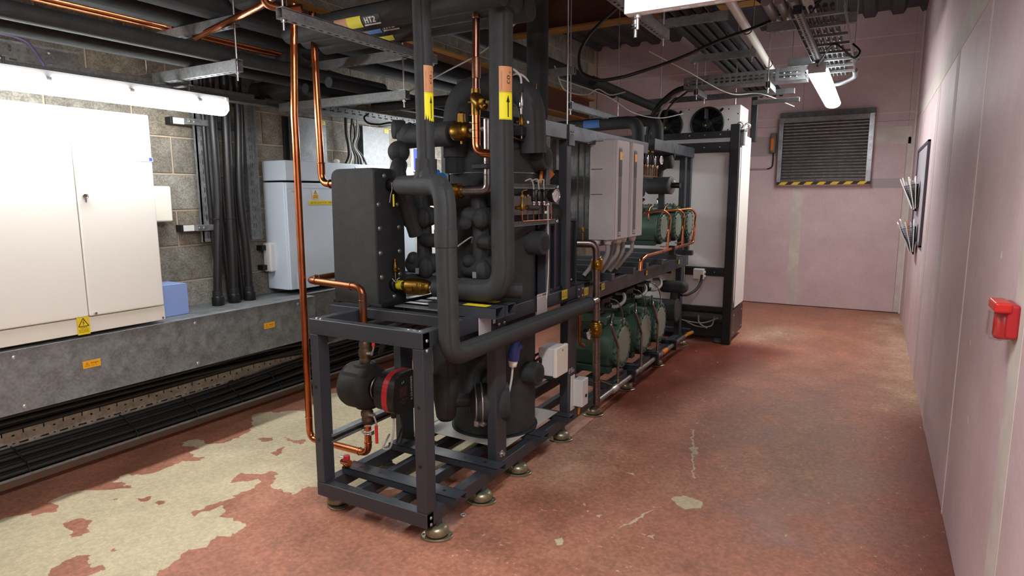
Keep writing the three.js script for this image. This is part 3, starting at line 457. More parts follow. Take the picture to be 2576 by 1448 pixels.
// ------------------------------------------------------------------ machine frame
const FL = -2.23, FR = -1.572, Z0 = -2.0, Z1 = -6.3;
{
  const f = thing('machine_frame', 'long black steel frame on rubber feet carrying the refrigeration machinery', 'frame', [-1.9, 0, -4.1]);
  const tubeBox = (n, ...a) => part(f, n, box(...a, .004), frameMat);
  for (const [x0, x1] of [[FL, FL + .05], [FR - .055, FR]]) {
    for (const [z, d, y1] of [[Z0, .07, .872], [-2.58, .1, .872], [-3.43, .13, .862], [-6.03, .08, .81]]) tubeBox('post', x0, x1, .147, y1, z - d, z);
    tubeBox('bottom_rail', x0, x1, .08, .147, Z1, Z0);
    tubeBox('deck_rail', x0, x1, .872, .943, -2.62, Z0 - .0);
    tubeBox('deck_rail', x0 + .002, x1 - .002, .866, .943, -3.56, -2.66); tubeBox('deck_rail', x0 + .004, x1 - .004, .812, .915, Z1, -3.66);
    const s = x1 > -1.8 ? 1 : -1, xf = x1 > -1.8 ? x1 : x0;
    const jp = (z0, z1) => part(f, 'joint_plate', box(Math.min(xf, xf + s * .004), Math.max(xf, xf + s * .004), .84, .945, z1, z0, .001), frameMat);
    if (s > 0) { jp(-2.585, -2.675); jp(-3.55, -3.66); for (const z of [-2.605, -2.655, -3.575, -3.635]) for (const y of [.872, .917]) part(f, 'bolt', lathe([xf + .004, y, z], [1, 0, 0], [[0, .006], [.006, .004], [.008, 0]], 12), zinc);
      for (const [z, y] of [[-2.03, .905], [-2.03, .862], [-2.03, .12], [-2.03, .09]]) part(f, 'rivet', lathe([xf, y, z], [1, 0, 0], [[0, .005], [.006, .003], [.008, 0]], 12), zinc);
      for (const [y, z] of [[.19, -2.63], [.42, -3.49], [.42, -3.46]]) part(f, 'large_bolt', [lathe([xf, y, z], [1, 0, 0], [[0, .004], [.016, .003], [.018, 0]], 16), hexnut([xf, y, z], [1, 0, 0], .011, .014)], zinc);
    }
  }
  tubeBox('front_bar', FL, FR, .872, .944, Z0 - .05, Z0 + .001); tubeBox('front_bar', FL, FR, .08, .147, Z0 - .05, Z0 + .001);
  for (const x of [FL + .025, FR - .028]) for (const y of [.62, .36]) part(f, 'bolt_hole', rod([x, y, Z0 - .002], [x, y, Z0 + .0012], .008, .008, 14), plasticBlack);
  for (const [x, z] of [[FL + .06, -2.02], [FL + .035, -2.02], [FR - .09, -2.03], [FR - .06, -2.03], [FR - .03, -2.03]]) part(f, 'rivet', lathe([x, .944, z], [0, 1, 0], [[0, .005], [.007, .003], [.009, 0]], 12), zinc);
  // joists on the bottom rails, open channel ends past the rail
  const joist = (z, w) => { const g = [box(-2.19, -1.505, .178, .182, z - w, z, .001), box(-2.19, -1.505, .148, .182, z - .004, z, .001), box(-2.19, -1.505, .148, .182, z - w, z - w + .004, .001)]; const j = part(f, 'joist', g, frameMat); for (const x of [-2.1, -1.98, -1.72, -1.60]) part(j, 'bolt_hole', rod([x, .181, z - w / 2], [x, .1828, z - w / 2], .008, .008, 12), plasticBlack); };
  joist(-2.125, .085); joist(-2.47, .09); joist(-2.95, .09); joist(-3.3, .08); joist(-4.05, .08); joist(-4.6, .08); joist(-5.1, .08); joist(-5.6, .08); joist(-6.15, .08);
  for (const x of [-2.02, -1.80]) tubeBox('floor_rail', x - .02, x + .02, .085, .14, -6.25, -2.06);
  // deck cross members
  tubeBox('deck_cross_bar', -2.4, -1.575, .9, .95, -2.345, -2.295);
  for (const z of [-2.62, -2.95, -3.3, -3.9, -4.6, -5.3]) tubeBox('deck_cross_bar', FL + .05, FR - .056, .88, .93, z - .05, z);
  part(f, 'deck_plate', box(-2.19, -1.62, .93, .936, -6.28, -3.62, .001), blackMat);
  for (const z of [-2.42, -2.53]) part(f, 'channel_end', [box(-1.86, -1.475, .936, .94, z - .075, z, .001), box(-1.86, -1.475, .94, .99, z - .004, z, .001), box(-1.86, -1.475, .94, .99, z - .075, z - .071, .001), box(-1.86, -1.475, .986, .99, z - .075, z, .001)], frameMat);
  for (const [z, d] of [[-2.423, 0], [-2.54, .02]]) part(f, 'yellow_tape', [box(-1.66, -1.53 - d, .99, .9915, z - .05, z, .0005), box(-1.655, -1.63, .962, .99, z - .001, z + .0025, .0005)], yellow, 'yellow tape with black print');
  for (const [z, x0, x1] of [[-2.40, -2.06, -1.72], [-2.56, -2.06, -1.72], [-2.66, -2.06, -1.8]]) part(f, 'galvanised_strip', box(x0, x1, .951, .956, z - .06, z, .001), galv);
  // tall back frame
  for (const x of [-1.575, -2.23]) for (const [z, w, b] of [[-3.13, .045, 1.83], [-3.40, .06, 1.83], [-6.05, .06, 1.9]]) tubeBox('upright', x - .055, x, .94, b, z - w, z);
  part(f, 'perforated_strip', plate([-1.574, .945, -3.13], UP, [0, 0, -1], .88, .045, .002, Array.from({ length: 16 }, (_, k) => [.03 + k * .054, .018, .008, .008])), galvDull);
  tubeBox('top_rail', -1.625, -1.57, 1.822, 1.908, -4.9, -3.10); tubeBox('top_rail', -2.23, -2.18, 1.822, 1.908, -6.1, -3.10);
  for (const z of [-3.12, -4.9, -6.05]) tubeBox('top_cross_bar', -2.18, -1.625, 1.83, 1.9, z - .05, z);
  part(f, 'clamp_plate', box(-1.572, -1.562, 1.79, 1.912, -3.48, -3.40, .002), frameMat); for (const z of [-3.425, -3.455]) part(f, 'bolt', lathe([-1.562, 1.86, z], [1, 0, 0], [[0, .006], [.008, .004], [.01, 0]], 12), zinc);
  for (const [x, z] of [[-1.58, -3.72], [-1.60, -4.78]]) part(f, 'eye_bolt', [ring([x, 1.875, z], [1, 0, .2], .022, .006, 20), rod([x, 1.82, z], [x, 1.853, z], .008)], chrome);
  tubeBox('end_upright', -1.61, -1.57, .94, 1.96, -6.30, -6.24); tubeBox('end_top_rail', -1.60, -1.55, 1.86, 1.95, -6.28, -5.0);
  // feet
  const foot = (x, z, a) => {
    const g = new THREE.Group(); g.name = 'foot'; g.position.set(x - f.position.x, 0, z - f.position.z); f.add(g);
    const s = new THREE.Shape(); s.absellipse(0, 0, .07, .05, 0, Math.PI * 2); for (const q of [-.0595, .0595]) { const h = new THREE.Path(); h.absarc(q, 0, .007, 0, Math.PI * 2); s.holes.push(h); }
    const pl = part(g, 'base_plate', new THREE.ExtrudeGeometry(s, { depth: .006, bevelEnabled: true, bevelSize: .003, bevelThickness: .002, bevelSegments: 1, curveSegments: 20 }).rotateX(-Math.PI / 2).rotateY(a).translate(x, .003, z), footMat);
    part(g, 'rubber_ring', lathe([x, .01, z], UP, [[0, 0], [.046, 0], [.049, .006], [.047, .012], [0, .012]], 28), rubber);
    part(g, 'dome', lathe([x, .018, z], UP, [[.048, 0], [.052, .004], [.053, .02], [.048, .033], [.036, .041], [.02, .044], [0, .044]], 32), footMat);
    part(g, 'stud_block', box(x - .018, x + .018, .05, .082, z - .018, z + .018, .002), frameMat);
    return g;
  };
  for (const z of [-2.09, -2.46, -2.83, -3.375, -3.89, -4.55, -5.35, -6.2]) { foot(-1.588, z, .5); foot(-2.19, z, 2.5); }
  const txt = (seed, bar) => canvasMat(160, 200, (g, w, h) => { g.fillStyle = '#c9bfc0'; g.fillRect(0, 0, w, h); g.fillStyle = '#5e5858'; const r = rng(seed); if (bar) { g.fillRect(w * .5, 8, w * .42, 16); lines(g, 10, 12, 50, 1, 8, r, 8); } lines(g, 10, 40, w - 24, 14, 11, r, 3); });
  part(f, 'data_plate', card([-1.5685, .885, -2.475], 'x', .11, .105), txt(11)); part(f, 'small_label', card([-1.5685, .905, -2.56], 'x', .024, .04), M('#c7c3c2', .5));
  part(f, 'data_plate', card([-1.5645, .902, -3.065], 'x', .12, .125), txt(12, true));
  const ye = canvasMat(120, 90, (g, w, h) => { g.fillStyle = '#d8bd1f'; g.fillRect(0, 0, w, h); g.strokeStyle = '#3d3410'; g.lineWidth = 5; g.beginPath(); g.moveTo(28, 20); g.lineTo(48, 66); g.lineTo(10, 66); g.closePath(); g.stroke(); g.beginPath(); g.arc(84, 46, 22, 0, 7); g.stroke(); g.beginPath(); g.moveTo(76, 46); g.lineTo(92, 46); g.stroke(); });
  for (const [y, z, w] of [[.918, -3.355, .075], [.89, -3.70, .065], [.885, -3.99, .06], [.875, -4.95, .05], [.875, -5.93, .05]]) part(f, 'warning_sticker', card([-1.5625 + (z > -3.6 ? 0 : -.008), y, z], 'x', w, w * .75), ye);
  // black compressor bearers poking out over the deck
  for (const [z, x] of [[-3.86, -1.46], [-4.26, -1.45], [-4.62, -1.47], [-4.95, -1.45], [-5.42, -1.46], [-5.88, -1.44]]) tubeBox('bearer', -2.2, x, .945, .99, z - .06, z);
}
// ------------------------------------------------------------------ circulating pump and its copper pipes
{
  const zp = -2.25, xp = -2.128, rc = .0175;
  const r1 = thing('copper_riser', 'tall bare copper pipe dropping to the floor in front of the frame corner', 'pipe', [-2.54, .2, zp]);
  part(r1, 'pipe', pipe([[-2.5, 2.42, zp], [-2.535, 1.9, zp], [-2.545, .215, zp], [xp, .215, zp], [xp, .36, zp]], .0178, .05, 20), copper);
  part(r1, 'soldered_collar', [ring([-2.544, .335, zp], UP, .0185, .0022, 22), ring([-2.48, .215, zp], [1, 0, 0], .0185, .0022, 22)], copper); part(r1, 'soldered_collar', [ring([xp - .06, .215, zp], [1, 0, 0], .0185, .0022, 22), ring([xp, .275, zp], UP, .0185, .0022, 22)], copper);
  const cl2 = thing('pipe_clamp', 'zinc clamp holding the copper pump pipe to the lower support channel', 'clamp', [xp, .33, zp]);
  part(cl2, 'band', [ring([xp, .325, zp], UP, .0215, .004, 24), ring([xp, .335, zp], UP, .0215, .004, 24)], zinc); part(cl2, 'ear', [box(xp + .02, xp + .034, .32, .342, zp - .012, zp + .012, .002), box(xp - .036, xp - .02, .32, .342, zp - .012, zp + .012, .002)], zinc); part(cl2, 'stud', rod([xp - .02, .333, zp], [xp - .07, .338, zp - .01], .005), chrome);
  const ch = thing('support_channel', 'galvanised support channel behind the copper pump pipe, low in the frame', 'channel', [-2.2, .34, -2.4]);
  part(ch, 'channel', [box(-2.215, -2.212, .33, .372, -2.95, -2.055, 0), box(-2.215, -2.174, .33, .333, -2.95, -2.055, .001), box(-2.215, -2.174, .369, .372, -2.95, -2.055, .001), box(-2.177, -2.174, .33, .341, -2.95, -2.055, 0), box(-2.177, -2.174, .361, .372, -2.95, -2.055, 0)], galv);
  const ch2 = thing('support_channel', 'galvanised support channel under the top bar of the frame', 'channel', [-2.2, .83, -2.4]);
  part(ch2, 'channel', [box(-2.215, -2.212, .815, .86, -2.95, -2.055, 0), box(-2.215, -2.174, .815, .818, -2.95, -2.055, .001), box(-2.215, -2.174, .857, .86, -2.95, -2.055, .001), box(-2.177, -2.174, .815, .826, -2.95, -2.055, 0)], galv);
  const bv = (n, y0, y1, up, lab) => { const t = thing('ball_valve', lab, 'valve', [xp, y0, zp]);
    const h = y1 - y0; part(t, 'body', lathe([xp, y0, zp], UP, [[0, 0], [.024, 0], [.024, h * .14], [.0275, h * .16], [.0275, h * .3], [.025, h * .34], [.031, h * .42], [.031, h * .62], [.025, h * .7], [.0275, h * .74], [.0275, h * .9], [.023, h * .94], [.023, h], [0, h]], 26), bronze);
    const ym = y0 + h * .52; part(t, 'stem', [rod([xp + .02, ym, zp + .01], [xp + .055, ym + .004, zp + .012], .009), hexnut([xp + .05, ym + .004, zp + .012], [1, 0, .1], .011, .008)], zinc);
    const s = up ? 1 : -1; const hd = part(t, 'handle', sweep(fillet([[xp + .056, ym, zp + .012], [xp + .07, ym + s * .03, zp + .014], [xp + .074, ym + s * .055, zp + .016]].map(vv), .02), .005, 8), zinc);
    part(t, 'grip', rod([xp + .072, ym + s * .045, zp + .016], [xp + .076, ym + s * .135, zp + .02], .0085, .0075, 12), redHandle, 'red plastic handle grip'); return t; };
  bv('a', .375, .475, false, 'bronze ball valve with a red lever hanging below the pump'); bv('b', .672, .80, true, 'bronze ball valve with a red lever above the pump');
  const p = thing('circulating_pump', 'black insulated circulating pump with a red banded motor head inside the frame', 'pump', [xp, .57, zp]);
  // insulation shell: drum whose axis lies along x, with collars around the pipe
  part(p, 'insulation_shell', [lathe([xp - .105, .572, zp], [1, 0, 0], [[0, 0], [.085, 0], [.108, .012], [.116, .035], [.116, .12], [.108, .15], [.085, .168], [0, .17]], 40), lathe([xp, .462, zp], UP, [[0, 0], [.052, 0], [.056, .02], [.06, .05], [0, .05]], 26), lathe([xp, .66, zp], UP, [[.06, -.02], [.058, .01], [.054, .026], [.035, .027], [.033, .01], [0, .01]], 26)], M('#25231f', .7, 0, bumpy(.0012)));
  part(p, 'motor_neck', lathe([xp + .06, .572, zp], [1, 0, 0], [[0, 0], [.055, 0], [.055, .045], [.064, .05], [.064, .085], [0, .085]], 32), plasticBlack);
  part(p, 'clamp_ring', ring([xp + .085, .572, zp], [1, 0, 0], .0585, .005, 32), steel);
  const hs = (k) => { const s = new THREE.Shape(), a = .088 * k, b = .1 * k; s.moveTo(-a, -b * .35); s.bezierCurveTo(-a, -b * .95, -a * .5, -b, 0, -b); s.lineTo(a * .75, -b); s.quadraticCurveTo(a, -b, a, -b * .75); s.lineTo(a, b * .8); s.quadraticCurveTo(a, b, a * .75, b); s.lineTo(a * .1, b); s.bezierCurveTo(-a * .6, b, -a, b * .6, -a, -b * .35 + b * .1); s.closePath(); return s; };
  const slab2 = (k, d, x) => new THREE.ExtrudeGeometry(hs(k), { depth: d, bevelEnabled: true, bevelSize: .006, bevelThickness: .006, bevelSegments: 3, curveSegments: 10 }).rotateY(Math.PI / 2).translate(x, .572, zp);
  part(p, 'motor_cover', slab2(.86, .05, xp + .125), plasticBlack); part(p, 'red_band', slab2(.94, .026, xp + .178), red, 'red band round the motor head'); part(p, 'control_head', slab2(.93, .03, xp + .208), plasticBlack);
  const disp = canvasMat(256, 300, (g, w, h) => { g.fillStyle = '#121212'; g.fillRect(0, 0, w, h); g.fillStyle = '#4ad08a'; g.fillRect(92, 46, 8, 18); g.fillRect(112, 42, 8, 18); g.fillStyle = '#3b2523'; g.fillRect(60, 92, 96, 86); g.strokeStyle = '#55504c'; g.lineWidth = 4; g.beginPath(); g.arc(108, 220, 20, 0, 7); g.stroke(); g.fillStyle = '#55504c'; for (const [x, y] of [[64, 218], [152, 205]]) { g.beginPath(); g.arc(x, y, 6, 0, 7); g.fill(); } g.save(); g.translate(218, 24); g.rotate(Math.PI / 2); g.fillStyle = '#b9b6b1'; g.font = 'bold 34px sans-serif'; g.fillText('GRUNDFOS X', 0, 12, 235); g.restore(); });
  const cd = new THREE.BoxGeometry(.142, .166, .0015).rotateY(Math.PI / 2).translate(xp + .2455, .572, zp); cd.userData.keepUV = true; part(p, 'display_face', cd, disp, 'dark control face with a small screen, keys and white maker lettering');
  part(p, 'cable_gland', [rod([xp + .19, .482, zp + .02], [xp + .19, .445, zp + .02], .013), rod([xp + .19, .482, zp - .03], [xp + .19, .45, zp - .03], .012)], plasticBlack);
  solo('power_cable', cable([[xp + .19, .447, zp + .02], [xp + .185, .37, zp + .02], [xp + .15, .28, zp + .01], [xp + .08, .252, zp - .02], [xp - .0, .262, zp - .16]], .0048, 8), cableWhite, 'white flex hanging in a loop below the pump', 'cable');
  solo('power_cable', cable([[xp + .19, .452, zp - .03], [xp + .2, .36, zp - .03], [xp + .17, .29, zp - .05], [xp + .1, .256, zp - .1], [xp + .0, .262, zp - .26]], .0045, 8), rubber, 'black flex hanging in a loop below the pump', 'cable');
  const c2 = thing('copper_pipe', 'heat stained copper pipe looping from the pump to the black heat exchanger', 'pipe', [xp, 1.05, zp]);
  part(c2, 'pipe', pipe([[xp, .79, zp], [xp, 1.062, zp], [-2.5, 1.075, zp], [-2.5, 1.08, -2.45], [-2.39, 1.08, -2.45]], .0178, .05, 20), copperOld);
  part(c2, 'bronze_patch', rod([xp, .96, zp], [xp, 1.035, zp], .0192, .0192, 20), copperPatch);
  part(c2, 'soldered_collar', [ring([xp, 1.0, zp], UP, .0195, .002, 22), ring([xp - .07, 1.064, zp], [1, 0, 0], .0185, .0022, 22)], copperOld); part(c2, 'soldered_collar', [ring([-2.44, 1.074, zp], [1, 0, 0], .0185, .0022, 22), ring([-2.5, 1.08, -2.31], [0, 0, 1], .0185, .0022, 22)], copperOld);
  const hs2 = thing('red_hose_end', 'red ended flexible hose beside the upper ball valve', 'hose', [-2.07, .8, -2.32]); part(hs2, 'hose', cable([[-2.1, .72, -2.33], [-2.06, .8, -2.33], [-1.98, .86, -2.34], [-1.9, .9, -2.36]], .013, 12), rubber); part(hs2, 'red_sleeve', cable([[-2.052, .812, -2.328], [-2.02, .838, -2.333]], .0155, 12, 4), redHandle);
  const dv = thing('drain_cock', 'small drain cock with a red cap on a copper stub near the frame corner', 'valve', [-2.2, .19, -2.15]); part(dv, 'body', [rod([-2.2, .20, -2.14], [-2.13, .215, -2.12], .014), lathe([-2.16, .19, -2.13], UP, [[0, 0], [.02, 0], [.02, .012], [.014, .014], [0, .02]], 16)], copper); part(dv, 'cap', rod([-2.165, .212, -2.135], [-2.165, .24, -2.135], .016), red); part(dv, 'lever', box(-2.215, -2.18, .222, .23, -2.15, -2.13, .003), zinc);
  const r2 = thing('copper_riser', 'second bare copper pipe bending into the top of the black heat exchanger', 'pipe', [-2.63, 1.56, -2.5]);
  part(r2, 'pipe', pipe([[-2.642, 2.46, -2.5], [-2.63, 1.567, -2.5], [-2.39, 1.567, -2.5]], .0185, .055, 20), copper);
  part(r2, 'soldered_collar', [ring([-2.63, 1.68, -2.5], UP, .0205, .003, 22), lathe([-2.63, 1.62, -2.5], UP, [[.0205, 0], [.0205, .055]], 22)], copper); part(r2, 'soldered_collar', [ring([-2.565, 1.567, -2.5], [1, 0, 0], .0205, .004, 22)], copperOld); part(r2, 'soldered_collar', ring([-2.405, 1.567, -2.5], [1, 0, 0], .022, .004, 22), copperOld);
  part(r2, 'soldered_collar', ring([-2.64, 2.33, -2.5], UP, .021, .004, 22), copperOld);
}
{ // brazed plate heat exchanger in black foam
  const h = thing('heat_exchanger', 'tall black foam covered plate heat exchanger with bolted side', 'heat exchanger', [-2.26, .95, -2.45]);
  const s = new THREE.Shape(), z0 = 2.35, z1 = 2.585, R = .05; s.moveTo(z0, .962); s.lineTo(z0, 1.62 - R); s.quadraticCurveTo(z0, 1.622, z0 + R, 1.628); s.lineTo(z1 - R * .8, 1.622); s.quadraticCurveTo(z1, 1.615, z1, 1.62 - R * 1.2); s.lineTo(z1, .962); s.closePath();
  // outline seen from the front (x, y): rounded shoulders
  const q = new THREE.Shape(), a = -2.402, b = -2.125, T = 1.632, r = .042; q.moveTo(a - .008, .962); q.lineTo(a, T - r); q.quadraticCurveTo(a + .001, T - .004, a + r, T - .001); q.lineTo(b - r * .3, T); q.quadraticCurveTo(b, T, b, T - r * .3); q.lineTo(b + .0, .962); q.closePath();
  const g = new THREE.ExtrudeGeometry(q, { depth: .2, bevelEnabled: true, bevelSize: .006, bevelThickness: .012, bevelSegments: 3, curveSegments: 8 }).translate(0, 0, -2.56);
  part(h, 'foam_jacket', g, foam);
  part(h, 'cover_panel', (() => { const c = new THREE.Shape(); c.moveTo(2.352, .966); c.lineTo(2.352, 1.6); c.quadraticCurveTo(2.354, 1.626, 2.385, 1.628); c.lineTo(2.53, 1.625); c.quadraticCurveTo(2.56, 1.612, 2.562, 1.58); c.lineTo(2.562, .966); c.closePath(); return new THREE.ExtrudeGeometry(c, { depth: .004, bevelEnabled: false, curveSegments: 8 }).rotateY(Math.PI / 2).translate(-2.119, 0, 0); })(), foamDark);
  for (const [y, z] of [[1.6, -2.42], [1.46, -2.372], [1.46, -2.515], [1.343, -2.375], [1.343, -2.52], [1.22, -2.375], [1.22, -2.52], [1.1, -2.378], [1.1, -2.518], [.99, -2.47]]) part(h, 'bolt', [lathe([-2.115, y, z], [1, 0, 0], [[0, .003], [.011, .002], [.012, 0]], 14), hexnut([-2.115, y, z], [1, 0, 0], .0075, .007)], zinc);
  part(h, 'base_foot', [box(-2.43, -2.38, .951, .968, -2.58, -2.35, .002), box(-2.16, -2.09, .951, .966, -2.6, -2.34, .002)], blackMat);
  part(h, 'nozzle_collar', lathe([-2.118, 1.556, -2.46], [1, 0, 0], [[0, 0], [.034, 0], [.032, .03], [.026, .034], [0, .034]], 22), plasticBlack); part(h, 'nozzle_collar', lathe([-2.118, 1.053, -2.462], [1, 0, 0], [[0, 0], [.033, 0], [.033, .022], [.026, .026], [0, .026]], 22), plasticBlack);
  const dr = thing('drain_valve', 'small brass drain valve standing on the lower heat exchanger nozzle', 'valve', [-2.09, 1.09, -2.45]);
  part(dr, 'stem', rod([-2.09, 1.075, -2.452], [-2.09, 1.125, -2.452], .0045), steel); part(dr, 'body', [lathe([-2.09, 1.118, -2.452], UP, [[0, 0], [.008, 0], [.013, .008], [.013, .034], [.008, .042], [.006, .056], [.008, .06], [.008, .068], [0, .07]], 16), rod([-2.09, 1.138, -2.452], [-2.06, 1.138, -2.44], .006)], brass); part(dr, 'tip', ball([-2.056, 1.138, -2.439], .008), brass);
}
// ------------------------------------------------------------------ black insulated carbon dioxide pipes
{
  const stick = (p, c, r, y0, rot, flip) => { // printed label wrapped on the pipe's face towards the aisle
    const arc = (h, y, mat, n) => { const g = new THREE.CylinderGeometry(r + .0012, r + .0012, h, 14, 1, true, rot - .62, 1.24).translate(c[0], y, c[1]); g.userData.keepUV = true; return part(p, n, g, mat); };
    arc(.108, y0 + .158, canvasMat(180, 220, (g, w, h) => { g.fillStyle = '#c98d5e'; g.fillRect(0, 0, w, h); g.save(); g.translate(118, 198); g.rotate(-Math.PI / 2); g.fillStyle = '#241a12'; g.font = 'bold 58px sans-serif'; g.fillText('CO', 44, 20); g.font = 'bold 34px sans-serif'; g.fillText('2', 138, 30); g.restore(); g.save(); g.translate(38, 206); g.rotate(-Math.PI / 2); g.fillStyle = '#4a3524'; g.font = '20px sans-serif'; g.fillText('CARBON DIOXIDE', 0, 0, 190); g.restore(); }), 'gas_label');
    arc(.118, y0 + .044, canvasMat(160, 200, (g, w, h) => { g.fillStyle = '#f0e414'; g.fillRect(0, 0, w, h); g.fillStyle = '#14130a'; g.fillRect(92, 66, 14, 116); g.beginPath(); g.moveTo(99, 22); g.lineTo(120, 74); g.lineTo(78, 74); g.closePath(); g.fill(); g.strokeStyle = '#8a8210'; g.lineWidth = 2; g.strokeRect(4, 6, w - 8, h - 12); }), 'arrow_label');
  };
  const a = thing('insulated_pipe', 'slimmer black insulated riser with a carbon dioxide label, nearest the heat exchanger', 'pipe', [-1.7, 1.55, -2.22]);
  part(a, 'riser', pipe([[-1.715, 2.75, -2.22], [-1.70, 2.1, -2.215], [-1.694, 1.62, -2.212], [-1.66, 1.545, -2.19]], .039, .1, 24), foam);
  part(a, 'branch_saddle', sweep(fillet([[-1.694, 1.66, -2.212], [-1.698, 1.60, -2.215], [-1.74, 1.54, -2.24]].map(vv), .04), .047, 22), foam);
  stick(a, [-1.698, -2.2146], .0395, 1.83, 1.25);
  const b = thing('insulated_pipe', 'black insulated pipe arching from the heat exchanger down to a long run beside the frame', 'pipe', [-1.5, .85, -2.1]);
  part(b, 'copper_stub', [rod([-2.085, 1.556, -2.46], [-1.99, 1.556, -2.40], .02, .02, 20)], steel); part(b, 'coupling', lathe([-2.06, 1.556, -2.443], [.84, 0, .54], [[.021, 0], [.026, .006], [.031, .016], [.031, .034], [.026, .04], [.03, .046], [.03, .09], [.02, .094]], 24), M('#a98f70', .35, 1, { map: T_galv }));
  part(b, 'arched_jacket', pipe([[-1.99, 1.553, -2.40], [-1.5, 1.545, -2.075], [-1.497, 1.32, -2.073]], .045, .13, 26), foam);
  part(b, 'sleeve_joint', lathe([-1.497, 1.295, -2.073], UP, [[.044, 0], [.0475, .002], [.0475, .07], [.044, .072]], 28), foam);
  part(b, 'drop_jacket', pipe([[-1.497, 1.30, -2.073], [-1.492, .835, -2.078], [-1.5, .832, -3.57]], .044, .09, 26), foam);
  part(b, 'end_collar', lathe([-1.5, .832, -3.565], [0, 0, -1], [[0, 0], [.046, 0], [.046, .012], [0, .014]], 24), foamDark);
  const c = thing('insulated_pipe', 'thicker black insulated riser with a carbon dioxide label and a swept elbow', 'pipe', [-1.48, 1.05, -2.5]);
  part(c, 'jacket', pipe([[-1.5, 2.8, -2.53], [-1.487, 2.0, -2.5], [-1.48, 1.052, -2.5], [-1.80, 1.05, -2.5]], .054, .12, 28), foam);
  part(c, 'jacket_end', rod([-1.80, 1.05, -2.5], [-1.872, 1.049, -2.495], .05, .046, 24), foam);
  stick(c, [-1.4863, -2.5], .0545, 1.85, .98);
  const d = thing('brass_check_valve', 'large brass valve body on the lower heat exchanger pipe', 'valve', [-1.98, 1.05, -2.47]);
  part(d, 'body', lathe([-2.035, 1.05, -2.468], [1, 0, -.05], [[0, 0], [.024, 0], [.041, .008], [.043, .02], [.043, .09], [.039, .094], [.041, .104], [.039, .112], [.034, .118], [.036, .126], [.03, .14], [.024, .15], [0, .15]], 34), brass);
  part(d, 'cast_plate', box(-2.0, -1.965, 1.032, 1.055, -2.429, -2.424, .001), brass); part(d, 'pipe_stub', rod([-2.09, 1.052, -2.463], [-1.87, 1.048, -2.476], .0215, .0215, 22), steel);
  part(d, 'yellow_label', rod([-2.083, 1.052, -2.4635], [-2.052, 1.052, -2.465], .0235, .0235, 20), canvasMat(64, 64, (g, w, h) => { g.fillStyle = '#d9d21e'; g.fillRect(0, 0, w, h); g.strokeStyle = '#2a2a10'; g.lineWidth = 4; for (let k = 0; k < 5; k++) { g.beginPath(); g.moveTo(6 + k * 12, 8); g.lineTo(2 + k * 12, 54); g.stroke(); } }));
  solo('cable_tie', cable([[-2.05, 1.565, -2.4], [-2.06, 1.53, -2.41], [-2.075, 1.50, -2.415], [-2.085, 1.47, -2.42]], .0022, 6), cableWhite, 'white cable tie hanging from the top heat exchanger pipe', 'cable tie');
  solo('yellow_tag', box(-2.04, -2.032, 1.45, 1.51, -2.395, -2.39, .001), yellow, 'thin yellow tag below the top heat exchanger coupling', 'tag');
  solo('cable_tie', cable([[-2.1, 1.085, -2.44], [-2.075, 1.068, -2.438], [-2.06, 1.085, -2.43], [-2.045, 1.095, -2.43]], .0022, 6), cableWhite, 'white cable tie on the lower heat exchanger nozzle', 'cable tie');
}
